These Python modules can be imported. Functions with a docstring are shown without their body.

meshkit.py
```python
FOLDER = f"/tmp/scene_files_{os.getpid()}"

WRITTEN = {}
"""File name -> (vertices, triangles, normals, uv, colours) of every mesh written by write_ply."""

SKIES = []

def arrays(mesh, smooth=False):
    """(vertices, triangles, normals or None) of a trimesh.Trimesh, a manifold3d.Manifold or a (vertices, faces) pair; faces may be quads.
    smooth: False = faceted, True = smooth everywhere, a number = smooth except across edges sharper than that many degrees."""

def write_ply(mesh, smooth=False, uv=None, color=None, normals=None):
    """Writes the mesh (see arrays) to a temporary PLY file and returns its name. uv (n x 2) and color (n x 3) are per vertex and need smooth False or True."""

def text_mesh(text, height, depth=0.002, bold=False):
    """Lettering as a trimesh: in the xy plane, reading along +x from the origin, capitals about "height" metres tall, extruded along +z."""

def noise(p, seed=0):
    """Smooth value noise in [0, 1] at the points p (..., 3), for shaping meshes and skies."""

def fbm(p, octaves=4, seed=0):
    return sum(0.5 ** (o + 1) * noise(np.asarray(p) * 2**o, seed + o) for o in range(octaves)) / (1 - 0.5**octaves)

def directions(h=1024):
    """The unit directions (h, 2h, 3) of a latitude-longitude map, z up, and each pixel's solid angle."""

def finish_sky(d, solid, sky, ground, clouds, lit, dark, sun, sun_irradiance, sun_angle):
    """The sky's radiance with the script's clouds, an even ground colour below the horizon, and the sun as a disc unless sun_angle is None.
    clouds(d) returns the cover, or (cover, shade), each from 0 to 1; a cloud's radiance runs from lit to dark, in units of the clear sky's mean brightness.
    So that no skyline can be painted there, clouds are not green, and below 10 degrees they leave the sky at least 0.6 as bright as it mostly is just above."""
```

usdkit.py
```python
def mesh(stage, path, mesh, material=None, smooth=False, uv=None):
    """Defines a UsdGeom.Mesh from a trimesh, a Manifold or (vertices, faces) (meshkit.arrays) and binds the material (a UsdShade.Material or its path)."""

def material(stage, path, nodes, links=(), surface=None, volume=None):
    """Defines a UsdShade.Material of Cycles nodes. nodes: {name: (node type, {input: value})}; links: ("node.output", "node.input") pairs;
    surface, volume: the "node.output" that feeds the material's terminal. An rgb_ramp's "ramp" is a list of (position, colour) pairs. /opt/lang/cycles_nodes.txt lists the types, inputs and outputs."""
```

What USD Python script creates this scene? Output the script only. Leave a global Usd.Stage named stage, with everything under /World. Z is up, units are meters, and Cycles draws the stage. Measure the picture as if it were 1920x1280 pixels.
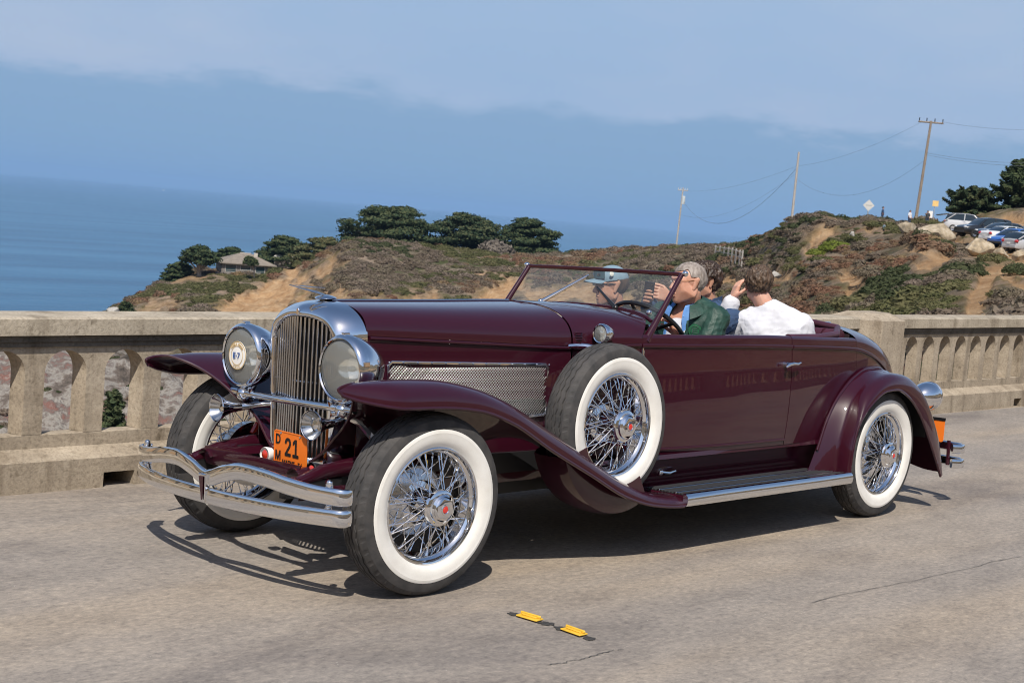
import math, numpy as np, trimesh, manifold3d, usdkit, meshkit
from scipy.interpolate import PchipInterpolator
from scipy.spatial import cKDTree
from shapely.geometry import Polygon, Point, box as sbox
from shapely import affinity
from pxr import Usd, UsdGeom, UsdLux, UsdShade, Gf, Sdf, Vt

stage = Usd.Stage.CreateInMemory()
UsdGeom.SetStageUpAxis(stage, 'Z')
UsdGeom.SetStageMetersPerUnit(stage, 1.0)
UsdGeom.Xform.Define(stage, '/World')
pi = math.pi

# ------------------------------------------------------------------ camera, sky, sun, exposure
CAM = np.array([-4.4406, -5.3438, 1.7165]); YAW, PITCH, ROLL, FPX = 0.81345, -0.08631, 0.08534, 2747.7
def cam_axes():
    cy, sy, cp, sp = math.cos(YAW), math.sin(YAW), math.cos(PITCH), math.sin(PITCH)
    f = np.array([sy*cp, cy*cp, sp]); r = np.array([cy, -sy, 0.0]); u = np.cross(r, f)
    c, s = math.cos(ROLL), math.sin(ROLL)
    return c*r + s*u, -s*r + c*u, f
CR, CU, CF = cam_axes()
cam = UsdGeom.Camera.Define(stage, '/World/camera')
cam.AddTransformOp().Set(Gf.Matrix4d(*[float(x) for row in ([*CR, 0], [*CU, 0], [*(-CF), 0], [*CAM, 1]) for x in row]))
cam.CreateHorizontalApertureAttr(36.0); cam.CreateVerticalApertureAttr(24.0)
cam.CreateFocalLengthAttr(36.0*FPX/1920.0)
cam.CreateFStopAttr(10.0); cam.CreateFocusDistanceAttr(7.6)
cam.CreateClippingRangeAttr(Gf.Vec2f(0.05, 200000.0))
cam.CreateExposureAttr(EXPOSURE := 0.35)

SUN = np.array([-0.56, -0.52, 1.0]); SUN /= np.linalg.norm(SUN)
sun = UsdLux.DistantLight.Define(stage, '/World/sun')
sun.CreateIntensityAttr(1.0); sun.CreateAngleAttr(0.5); sun.CreateNormalizeAttr(True)
sun.CreateColorAttr(Gf.Vec3f(1.0, 0.93, 0.83))
_z = SUN; _x = np.cross([0, 0, 1.0], _z); _x /= np.linalg.norm(_x); _y = np.cross(_z, _x)
sun.AddTransformOp().Set(Gf.Matrix4d(*[float(v) for row in ([*_x, 0], [*_y, 0], [*_z, 0], [0, 0, 60, 1]) for v in row]))
sky_mat = usdkit.material(stage, '/World/Looks/sky_air', {
    'tc': ('texture_coordinate', {}),
    'sep': ('separate_xyz', {}),
    'sky': ('sky_texture', {'sky_type': 'single_scattering', 'sun_disc': False, 'sun_elevation': math.asin(SUN[2]), 'sun_rotation': math.atan2(SUN[0], SUN[1]), 'altitude': 80.0, 'air_density': 1.0, 'aerosol_density': 1.0, 'ozone_density': 1.5}),
    # a fog bank lying on the sea: a soft, wispy top edge about four degrees up, thin veil above it
    'map': ('mapping', {'mapping_type': 'point', 'scale': (9.0, 9.0, 30.0)}),
    'n1': ('noise_texture', {'scale': 1.0, 'detail': 7.0, 'roughness': 0.62}),
    'mapb': ('mapping', {'mapping_type': 'point', 'scale': (2.2, 2.2, 7.0)}),
    'n2': ('noise_texture', {'scale': 1.0, 'detail': 5.0, 'roughness': 0.55}),
    'ns': ('math', {'math_type': 'multiply_add', 'value2': 0.075, 'value3': -0.0375}),
    'zz': ('math', {'math_type': 'add'}),
    'edge': ('map_range', {'range_type': 'smoothstep', 'from_min': 0.062, 'from_max': 0.080, 'to_min': 0.0, 'to_max': 1.0, 'clamp': True}),
    'veil': ('map_range', {'range_type': 'smoothstep', 'from_min': 0.36, 'from_max': 0.66, 'to_min': 0.0, 'to_max': 0.9, 'clamp': True}),
    'low': ('rgb_ramp', {'ramp': [(0.0, (1.90, 3.08, 4.62)), (0.35, (1.98, 3.16, 4.70)), (1.0, (2.08, 3.24, 4.80))]}),
    'lowz': ('map_range', {'from_min': 0.0, 'from_max': 0.075, 'to_min': 0.0, 'to_max': 1.0, 'clamp': True}),
    'fade': ('map_range', {'range_type': 'smoothstep', 'from_min': 0.07, 'from_max': 0.55, 'to_min': 1.0, 'to_max': 0.0, 'clamp': True}),
    'hi': ('mix_color', {'a': (2.75, 3.85, 5.50), 'b': (3.60, 4.28, 5.55)}),
    'bank': ('mix_color', {}),
    'mixs': ('mix_color', {'use_clamp': False}),
    'bg': ('background_shader', {'strength': 0.1}),
}, [('tc.generated', 'sep.vector'), ('tc.generated', 'map.vector'), ('map.vector', 'n1.vector'), ('tc.generated', 'mapb.vector'), ('mapb.vector', 'n2.vector'),
    ('n1.fac', 'ns.value1'), ('sep.z', 'zz.value1'), ('ns.value', 'zz.value2'), ('zz.value', 'edge.value'), ('n2.fac', 'veil.value'),
    ('sep.z', 'lowz.value'), ('lowz.result', 'low.fac'), ('sep.z', 'fade.value'), ('veil.result', 'hi.fac'),
    ('edge.result', 'bank.fac'), ('low.color', 'bank.a'), ('hi.result', 'bank.b'),
    ('fade.result', 'mixs.fac'), ('sky.color', 'mixs.a'), ('bank.result', 'mixs.b'), ('mixs.result', 'bg.color')], surface='bg.background')
dome = UsdLux.DomeLight.Define(stage, '/World/sky')
UsdShade.MaterialBindingAPI.Apply(dome.GetPrim()).Bind(sky_mat)
dome.GetPrim().SetCustomDataByKey('kind', 'structure')

# ------------------------------------------------------------------ helpers
used = set()
def numbered(path):
    if path not in used:
        used.add(path); return path
    k = 1
    while f'{path}_{k:03d}' in used: k += 1
    used.add(f'{path}_{k:03d}'); return f'{path}_{k:03d}'
def path_of(parent): return '/World' if parent is None else str(parent.GetPath())
def tag(o, label=None, cat=None, group=None, kind=None):
    for k, v in (('label', label), ('category', cat), ('group', group), ('kind', kind)):
        if v: o.SetCustomDataByKey(k, v)
    return o
def mat4(M): return Gf.Matrix4d(*[float(v) for v in np.asarray(M).T.ravel()])   # column-vector matrix -> USD row-vector
def empty(name, parent=None, M=None, loc=None, rz=0.0):
    x = UsdGeom.Xform.Define(stage, numbered(path_of(parent) + '/' + name))
    if M is not None: x.AddTransformOp().Set(mat4(M))
    elif loc is not None or rz:
        x.AddTranslateOp().Set(Gf.Vec3d(*map(float, loc or (0, 0, 0))))
        if rz: x.AddRotateZOp().Set(math.degrees(rz))
    return x.GetPrim()
def part(name, mesh, m, parent=None, smooth=35, M=None):
    g = usdkit.mesh(stage, numbered(path_of(parent) + '/' + name), mesh, LOOK[m] if isinstance(m, str) else m, smooth)
    if M is not None: g.AddTransformOp().Set(mat4(M))
    return g.GetPrim()
def copy_of(src, name, M=None, loc=None, rz=0.0, label=None, sc=None):
    x = UsdGeom.Xform.Define(stage, numbered('/World/' + name))
    x.GetPrim().GetReferences().AddInternalReference(src.GetPath()); x.GetPrim().SetInstanceable(True)
    x.ClearXformOpOrder()
    if M is not None: x.AddTransformOp(opSuffix='place').Set(mat4(M))
    else:
        x.AddTranslateOp(opSuffix='place').Set(Gf.Vec3d(*map(float, loc)))
        x.AddRotateZOp(opSuffix='place').Set(math.degrees(rz))
        if sc is not None: x.AddScaleOp(opSuffix='place').Set(Gf.Vec3f(*map(float, sc)))
    if label: x.GetPrim().SetCustomDataByKey('label', label)
    return x.GetPrim()
def cat(*ms): return trimesh.util.concatenate([m for m in ms if m is not None])
def T(x=0, y=0, z=0): M = np.eye(4); M[:3, 3] = (x, y, z); return M
def rot(a, ax): return trimesh.transformations.rotation_matrix(a, ax)
def moved(m, M): m = m.copy(); m.apply_transform(M); return m
def bx(x0, x1, y0, y1, z0, z1):
    return trimesh.creation.box(bounds=[[min(x0, x1), min(y0, y1), min(z0, z1)], [max(x0, x1), max(y0, y1), max(z0, z1)]])
def cbox(x0, x1, y0, y1, z0, z1, c=0.01):
    """box with chamfered edges"""
    pts = []
    for sx in (0, 1):
        for sy in (0, 1):
            for sz in (0, 1):
                p = np.array([(x0, x1)[sx], (y0, y1)[sy], (z0, z1)[sz]], float)
                d = np.array([1-2*sx, 1-2*sy, 1-2*sz])*c
                for k in range(3):
                    q = p + d; q[k] = p[k]; pts.append(q)
    return trimesh.convex.convex_hull(np.array(pts))
def hull(pts): return trimesh.convex.convex_hull(np.asarray(pts, float))
def grid(P, cu=False, cv=False):
    P = np.asarray(P, float); n, m = P.shape[:2]
    i = np.arange(n if cu else n-1); j = np.arange(m if cv else m-1)
    I, J = np.meshgrid(i, j, indexing='ij'); I2, J2 = (I+1) % n, (J+1) % m
    a, b, c, d = I*m+J, I2*m+J, I2*m+J2, I*m+J2
    f = np.stack([np.stack([a, b, c], -1), np.stack([a, c, d], -1)], 2).reshape(-1, 3)
    return trimesh.Trimesh(P.reshape(-1, 3), f, process=False)
def shell(P, t):
    """sheet metal: the grid P given thickness t along its normals, with closed edges"""
    P = np.asarray(P, float)
    du, dv = np.gradient(P, axis=0), np.gradient(P, axis=1)
    n = np.cross(du, dv); n /= np.maximum(np.linalg.norm(n, axis=2, keepdims=True), 1e-9)
    Q = P - n*t
    N, Mm = P.shape[:2]
    A, B = grid(P), grid(Q[:, ::-1])
    ring = lambda X: np.vstack([X[0, :], X[1:, -1], X[-1, -2::-1], X[-2:0:-1, 0]])
    E = grid(np.stack([ring(P), ring(Q)], 0), cv=True)
    return cat(A, B, E)
def tube(pts, r, n=10, closed=False, caps=True):
    pts = np.asarray(pts, float); m = len(pts)
    r = np.broadcast_to(np.asarray(r, float), (m,)) if np.ndim(r) < 2 else r
    tg = np.gradient(pts, axis=0) if not closed else np.roll(pts, -1, 0) - np.roll(pts, 1, 0)
    tg /= np.maximum(np.linalg.norm(tg, axis=1, keepdims=True), 1e-9)
    up = np.array([0, 0, 1.0]) if abs(tg[0][2]) < 0.9 else np.array([1.0, 0, 0])
    P = np.zeros((m, n, 3)); a = np.arange(n)/n*2*pi
    u = None
    for i in range(m):
        u = np.cross(up, tg[i]) if u is None else u - tg[i]*(u @ tg[i])
        u = u/max(np.linalg.norm(u), 1e-9); v = np.cross(tg[i], u)
        P[i] = pts[i] + r[i]*(np.cos(a)[:, None]*u + np.sin(a)[:, None]*v)
    g = grid(P, cu=closed, cv=True)
    if closed or not caps: return g
    out = [g]
    for k, s in ((0, 1), (m-1, -1)):
        v = np.vstack([pts[k], P[k]]); j = np.arange(n)
        out.append(trimesh.Trimesh(v, np.stack([np.zeros(n, int), 1+j, 1+(j+1) % n], 1)[:, ::s], process=False))
    return cat(*out)
def lathe(prof, n=48, axis='z'):
    """revolve (r, h) about z; axis 'y' turns h towards -y (outwards on the near side), 'x' towards -x (forwards)"""
    prof = np.asarray(prof, float); a = np.arange(n)/n*2*pi
    P = np.stack([prof[:, 0][:, None]*np.cos(a), prof[:, 0][:, None]*np.sin(a), np.repeat(prof[:, 1][:, None], n, 1)], -1)
    g = grid(P, cv=True)
    if axis == 'y': g.apply_transform(rot(pi/2, [1, 0, 0]))
    if axis == 'x': g.apply_transform(rot(-pi/2, [0, 1, 0]))
    return g
def strip(path, sect, closed=False):
    """sweep the closed outline sect (k x 2: across, up) along path, up kept near z"""
    path = np.asarray(path, float); sect = np.asarray(sect, float)
    tg = np.gradient(path, axis=0) if not closed else np.roll(path, -1, 0) - np.roll(path, 1, 0)
    tg /= np.linalg.norm(tg, axis=1, keepdims=True)
    side = np.cross(tg, [0, 0, 1.0]); side /= np.maximum(np.linalg.norm(side, axis=1, keepdims=True), 1e-9); up = np.cross(side, tg)
    P = path[:, None] + side[:, None]*sect[None, :, :1] + up[:, None]*sect[None, :, 1:]
    g = grid(P, cu=closed, cv=True)
    if closed: return g
    k = len(sect); f = np.array([[0, i, i+1] for i in range(1, k-1)])
    return cat(g, trimesh.Trimesh(P[0], f[:, ::-1], process=False), trimesh.Trimesh(P[-1], f, process=False))
def pch(xs, ys): return PchipInterpolator(xs, ys, extrapolate=True)
def rsect(w, h, r, n=4):
    """rounded rectangle outline"""
    out = []
    for cx, cy, a0 in ((w/2-r, h/2-r, 0), (-w/2+r, h/2-r, pi/2), (-w/2+r, -h/2+r, pi), (w/2-r, -h/2+r, 1.5*pi)):
        for k in range(n+1):
            a = a0 + k/n*pi/2; out.append((cx + r*math.cos(a), cy + r*math.sin(a)))
    return out
def extr(poly, depth): return trimesh.creation.extrude_polygon(poly, depth, engine='earcut')

# ------------------------------------------------------------------ materials
LOOK = {}
def pbr(name, color, rough=0.5, metal=0.0, **kw):
    LOOK[name] = usdkit.material(stage, '/World/Looks/' + name, {'p': ('principled_bsdf', {'base_color': color, 'roughness': rough, 'metallic': metal, **kw})}, [], surface='p.BSDF')
def varied(name, c1, c2, scale=5.0, rough=0.8, bump=0.0, bscale=None, c3=None, stretch=(1, 1, 1), detail=6.0, lo=0.35, hi=0.65, coord='object', metal=0.0, bdist=0.02, **kw):
    """two or three colours blended by noise, with a fine bump"""
    nodes = {'tc': ('texture_coordinate', {}), 'mp': ('mapping', {'scale': stretch}), 'n': ('noise_texture', {'scale': scale, 'detail': detail, 'roughness': 0.6}),
             'r': ('rgb_ramp', {'ramp': [(lo, c1), (hi, c2)] if c3 is None else [(lo, c1), ((lo+hi)/2, c2), (hi, c3)]}), 'p': ('principled_bsdf', {'roughness': rough, 'metallic': metal, **kw})}
    links = [(f'tc.{coord}', 'mp.vector'), ('mp.vector', 'n.vector'), ('n.fac', 'r.fac'), ('r.color', 'p.base_color')]
    if coord == 'world':
        nodes['tc'] = ('geometry', {}); links[0] = ('tc.position', 'mp.vector')
    if bump:
        nodes['n2'] = ('noise_texture', {'scale': bscale or scale*6, 'detail': 5.0, 'roughness': 0.65}); nodes['b'] = ('bump', {'strength': bump, 'distance': bdist})
        links += [('mp.vector', 'n2.vector'), ('n2.fac', 'b.height'), ('b.normal', 'p.normal')]
    LOOK[name] = usdkit.material(stage, '/World/Looks/' + name, nodes, links, surface='p.BSDF')

pbr('paint', (0.031, 0.0035, 0.0100), 0.34, 0.0, coat_weight=1.0, coat_roughness=0.012, coat_ior=1.52, specular_ior_level=0.12)
pbr('chrome', (0.82, 0.83, 0.85), 0.045, 1.0)
pbr('satin_chrome', (0.62, 0.63, 0.64), 0.16, 1.0)
pbr('steel', (0.30, 0.30, 0.31), 0.35, 1.0)
pbr('silver', (0.93, 0.92, 0.88), 0.06, 1.0)
pbr('grille_chrome', (.52, .53, .55), 0.10, 1.0)
pbr('steel_mesh', (.13, .132, .135), 0.26, .7)
pbr('black_iron', (0.012, 0.012, 0.013), 0.5)
pbr('dark_void', (0.006, 0.006, 0.007), 0.8)
varied('rubber', (0.017, 0.017, 0.018), (0.036, 0.034, 0.033), 9.0, 0.72, 0.25, 120.0, bdist=0.002)
varied('tread', (0.030, 0.030, 0.031), (0.062, 0.058, 0.056), 14.0, 0.82, 0.3, 140.0, bdist=0.002)
varied('whitewall', (0.80, 0.79, 0.75), (0.70, 0.68, 0.63), 6.0, 0.55, 0.0)
pbr('rib_rubber', (.026, .026, .028), 0.6)
pbr('orange', (0.83, 0.19, 0.018), 0.42)
pbr('plate_black', (0.012, 0.010, 0.010), 0.5)
pbr('red_enamel', (0.62, 0.03, 0.02), 0.25, 0.0, coat_weight=1.0)
pbr('white_enamel', (0.80, 0.79, 0.76), 0.4)
pbr('gold_print', (0.52, 0.36, 0.14), 0.5)
pbr('blue_print', (0.03, 0.10, 0.33), 0.5)
pbr('red_lens', (0.50, 0.035, 0.015), 0.2, 0.0, coat_weight=1.0)
varied('leather', (0.050, 0.012, 0.022), (0.075, 0.020, 0.034), 7.0, 0.42, 0.2, 60.0, bdist=0.004)
pbr('bakelite', (0.012, 0.012, 0.013), 0.28)
pbr('carpet', (0.02, 0.008, 0.011), 0.95)
def pane_mat(name, tint, ior=1.5, rough=0.0):
    LOOK[name] = usdkit.material(stage, '/World/Looks/' + name, {'f': ('fresnel', {'IOR': ior}), 't': ('transparent_bsdf', {'color': tint}), 'g': ('glossy_bsdf', {'color': (1, 1, 1), 'roughness': rough}), 'm': ('mix_closure', {})},
                                 [('f.fac', 'm.fac'), ('t.BSDF', 'm.closure1'), ('g.BSDF', 'm.closure2')], surface='m.closure')
LOOK['pane'] = usdkit.material(stage, '/World/Looks/pane', {'f': ('fresnel', {'IOR': 1.62}), 't': ('transparent_bsdf', {'color': (.88, .91, .90)}), 'd': ('diffuse_bsdf', {'color': (.6, .6, .58)}), 'dm': ('mix_closure', {'fac': .045}), 'g': ('glossy_bsdf', {'color': (1, 1, 1), 'roughness': 0.0}), 'm': ('mix_closure', {})},
    [('t.BSDF', 'dm.closure1'), ('d.BSDF', 'dm.closure2'), ('f.fac', 'm.fac'), ('dm.closure', 'm.closure1'), ('g.BSDF', 'm.closure2')], surface='m.closure')
# fluted lamp glass: part clear, part diffusing
LOOK['lamp_glass'] = usdkit.material(stage, '/World/Looks/lamp_glass', {'f': ('fresnel', {'IOR': 1.5}), 't': ('transparent_bsdf', {'color': (.90, .91, .88)}), 'd': ('diffuse_bsdf', {'color': (.86, .88, .84)}), 'l': ('translucent_bsdf', {'color': (.8, .81, .76)}), 'dm': ('mix_closure', {'fac': .45}), 'tm': ('mix_closure', {'fac': .32}),
    'tc': ('texture_coordinate', {}), 'w': ('wave_texture', {'bands_direction': 'y', 'scale': 22.0}), 'b': ('bump', {'strength': .25, 'distance': .004}), 'g': ('glossy_bsdf', {'color': (1, 1, 1), 'roughness': .03}), 'm': ('mix_closure', {})},
    [('tc.object', 'w.vector'), ('w.fac', 'b.height'), ('b.normal', 'd.normal'), ('d.BSDF', 'dm.closure1'), ('l.BSDF', 'dm.closure2'), ('t.BSDF', 'tm.closure1'), ('dm.closure', 'tm.closure2'), ('f.fac', 'm.fac'), ('tm.closure', 'm.closure1'), ('g.BSDF', 'm.closure2')], surface='m.closure')
# ------------------------------------------------------------------ where a pixel of the 1920-wide picture looks
def ray_of(px, py):
    d = CR*((px-960)/FPX) + CU*(-(py-640)/FPX) + CF
    h = math.hypot(d[0], d[1]); return math.atan2(d[0], d[1]), d[2]/h
def at(px, py, dist):
    az, te = ray_of(px, py); return CAM + dist*np.array([math.sin(az), math.cos(az), te])
def pix(P):
    q = np.atleast_2d(P) - CAM; x, y, z = q @ CR, q @ CU, q @ CF
    return 960 + FPX*x/z, 640 - FPX*y/z, z

# ------------------------------------------------------------------ ground materials
LOOK['asphalt'] = usdkit.material(stage, '/World/Looks/asphalt', {
    'g': ('geometry', {}), 'm1': ('mapping', {'scale': (0.10, 0.85, 1.0)}), 'm2': ('mapping', {'scale': (.8, 1.5, 1.0)}), 'm3': ('mapping', {'scale': (.42, .95, 1), 'location': (3.1, .7, 0)}), 'mg': ('mapping', {'scale': (.75, 1.15, 1)}),
    'n1': ('noise_texture', {'scale': 1.0, 'detail': 4.0, 'roughness': 0.55}), 'n2': ('noise_texture', {'scale': 2.2, 'detail': 7.0, 'roughness': 0.72}),
    'n3': ('noise_texture', {'scale': 30.0, 'detail': 5.0, 'roughness': 0.85}), 'n4': ('noise_texture', {'scale': 1.0, 'detail': 5.0, 'roughness': 0.6, 'distortion': 0.8}),
    'vor': ('voronoi_texture', {'scale': 34.0, 'randomness': 1.0}),
    'r1': ('rgb_ramp', {'ramp': [(0.32, (.226, .206, .188)), (0.50, (.266, .234, .202)), (0.66, (.304, .254, .200))]}),
    'r2': ('rgb_ramp', {'ramp': [(0.30, (.78, .78, .79)), (0.5, (1, 1, 1)), (0.7, (1.16, 1.15, 1.13))]}),
    'r3': ('rgb_ramp', {'ramp': [(0.34, (.66, .66, .67)), (0.47, (.96, .96, .96)), (0.56, (1.12, 1.11, 1.09)), (0.70, (1.55, 1.50, 1.44))]}),
    'r4': ('rgb_ramp', {'ramp': [(0.54, (1, 1, 1)), (0.64, (.80, .80, .82)), (0.78, (.52, .52, .56))]}),
    'spk': ('map_range', {'from_min': 0.05, 'from_max': 0.11, 'to_min': 1.0, 'to_max': 0.0, 'clamp': True}),
    'spn': ('noise_texture', {'scale': 7.0, 'detail': 1.0}), 'spr': ('map_range', {'from_min': 0.62, 'from_max': 0.70, 'to_min': 0.0, 'to_max': .9, 'clamp': True}), 'spm': ('math', {'math_type': 'multiply'}),
    'x1': ('mix_color', {'blend_type': 'multiply', 'fac': 1.0, 'use_clamp': False}), 'x2': ('mix_color', {'blend_type': 'multiply', 'fac': 1.0, 'use_clamp': False}), 'x3': ('mix_color', {'blend_type': 'multiply', 'fac': 1.0}), 'x4': ('mix_color', {'b': (.58, .55, .50)}),
    'b': ('bump', {'strength': 0.7, 'distance': 0.006}), 'p': ('principled_bsdf', {'roughness': 0.82, 'specular_ior_level': 0.3})},
    [('g.position', 'm1.vector'), ('g.position', 'm2.vector'), ('g.position', 'm3.vector'), ('g.position', 'mg.vector'), ('m1.vector', 'n1.vector'), ('m2.vector', 'n2.vector'), ('m3.vector', 'n4.vector'), ('mg.vector', 'n3.vector'), ('g.position', 'vor.vector'), ('g.position', 'spn.vector'),
     ('n1.fac', 'r1.fac'), ('n2.fac', 'r2.fac'), ('n3.fac', 'r3.fac'), ('n4.fac', 'r4.fac'), ('r1.color', 'x1.a'), ('r2.color', 'x1.b'), ('x1.result', 'x2.a'), ('r3.color', 'x2.b'), ('x2.result', 'x3.a'), ('r4.color', 'x3.b'),
     ('vor.distance', 'spk.value'), ('spn.fac', 'spr.value'), ('spk.result', 'spm.value1'), ('spr.result', 'spm.value2'), ('spm.value', 'x4.fac'), ('x3.result', 'x4.a'), ('x4.result', 'p.base_color'), ('n3.fac', 'b.height'), ('b.normal', 'p.normal')], surface='p.BSDF')
def concrete(name, a, b, c, streak=True):
    LOOK[name] = usdkit.material(stage, '/World/Looks/' + name, {
        'g': ('geometry', {}), 'm1': ('mapping', {'scale': (5.0, 5.0, .8)}), 'm2': ('mapping', {'scale': (1.0, 1.0, 2.2)}),
        'n1': ('noise_texture', {'scale': 1.0, 'detail': 6.0, 'roughness': 0.65}), 'n2': ('noise_texture', {'scale': 2.2, 'detail': 7.0, 'roughness': 0.68}), 'n3': ('noise_texture', {'scale': 55.0, 'detail': 4.0, 'roughness': 0.7}),
        'n5': ('noise_texture', {'scale': 16.0, 'detail': 2.0, 'roughness': 0.5}),
        'r2': ('rgb_ramp', {'ramp': [(0.32, a), (0.5, b), (0.68, c)]}), 'r1': ('rgb_ramp', {'ramp': [(0.36, (.62, .59, .56)), (0.46, (.92, .91, .90)), (0.60, (1.06, 1.05, 1.04))]}), 'r3': ('rgb_ramp', {'ramp': [(0.33, (.66, .65, .63)), (0.5, (1, 1, 1)), (0.7, (1.18, 1.18, 1.16))]}),
        'r5': ('rgb_ramp', {'ramp': [(0.26, (.55, .53, .50)), (0.36, (1, 1, 1))]}),
        'x1': ('mix_color', {'blend_type': 'multiply', 'fac': 0.85, 'use_clamp': False}), 'x2': ('mix_color', {'blend_type': 'multiply', 'fac': 0.8}), 'x3': ('mix_color', {'blend_type': 'multiply', 'fac': 0.7}),
        'b': ('bump', {'strength': 0.6, 'distance': 0.006}), 'p': ('principled_bsdf', {'roughness': 0.9, 'specular_ior_level': 0.25})},
        [('g.position', 'm1.vector'), ('g.position', 'm2.vector'), ('m1.vector', 'n1.vector'), ('m2.vector', 'n2.vector'), ('g.position', 'n3.vector'), ('g.position', 'n5.vector'), ('n2.fac', 'r2.fac'), ('n1.fac', 'r1.fac'), ('n3.fac', 'r3.fac'), ('n5.fac', 'r5.fac'),
         ('r2.color', 'x1.a'), ('r1.color', 'x1.b'), ('x1.result', 'x2.a'), ('r3.color', 'x2.b'), ('x2.result', 'x3.a'), ('r5.color', 'x3.b'), ('x3.result', 'p.base_color'), ('n3.fac', 'b.height'), ('b.normal', 'p.normal')], surface='p.BSDF')
concrete('wall_concrete', (.270, .226, .172), (.345, .292, .224), (.415, .357, .280))
concrete('cap_concrete', (.295, .255, .198), (.375, .328, .258), (.445, .393, .315))
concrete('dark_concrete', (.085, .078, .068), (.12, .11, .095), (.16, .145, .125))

# ------------------------------------------------------------------ sea
SEA = -78.0
LOOK['sea_water'] = usdkit.material(stage, '/World/Looks/sea_water', {
    'g': ('geometry', {}), 'm1': ('mapping', {'scale': (.035, .06, 1.0), 'rotation': (0, 0, 0.55)}), 'm2': ('mapping', {'scale': (.0016, .010, 1.0), 'rotation': (0, 0, .80)}),
    'n1': ('noise_texture', {'scale': 1.0, 'detail': 6.0, 'roughness': 0.62}), 'n2': ('noise_texture', {'scale': 1.0, 'detail': 5.0, 'roughness': 0.6}),
    'r': ('rgb_ramp', {'ramp': [(0.34, (.014, .070, .145)), (0.5, (.024, .104, .200)), (0.66, (.042, .142, .250))]}),
    'b': ('bump', {'strength': 1.0, 'distance': 1.6}), 'p': ('principled_bsdf', {'roughness': 0.30, 'ior': 1.33, 'specular_ior_level': 0.5})},
    [('g.position', 'm1.vector'), ('g.position', 'm2.vector'), ('m1.vector', 'n1.vector'), ('m2.vector', 'n2.vector'), ('n2.fac', 'r.fac'), ('r.color', 'p.base_color'), ('n1.fac', 'b.height'), ('b.normal', 'p.normal')], surface='p.BSDF')
a_ = np.linspace(0, 2*pi, 97)[:-1]
rr_ = np.array([60, 200, 600, 2000, 6000, 16000, 45000.0])
tag(part('sea', grid(np.stack([np.stack([CAM[0]+r*np.cos(a_), CAM[1]+r*np.sin(a_), np.full(96, SEA)], 1) for r in rr_]), cv=True), 'sea_water', None, False), kind='structure')

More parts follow.
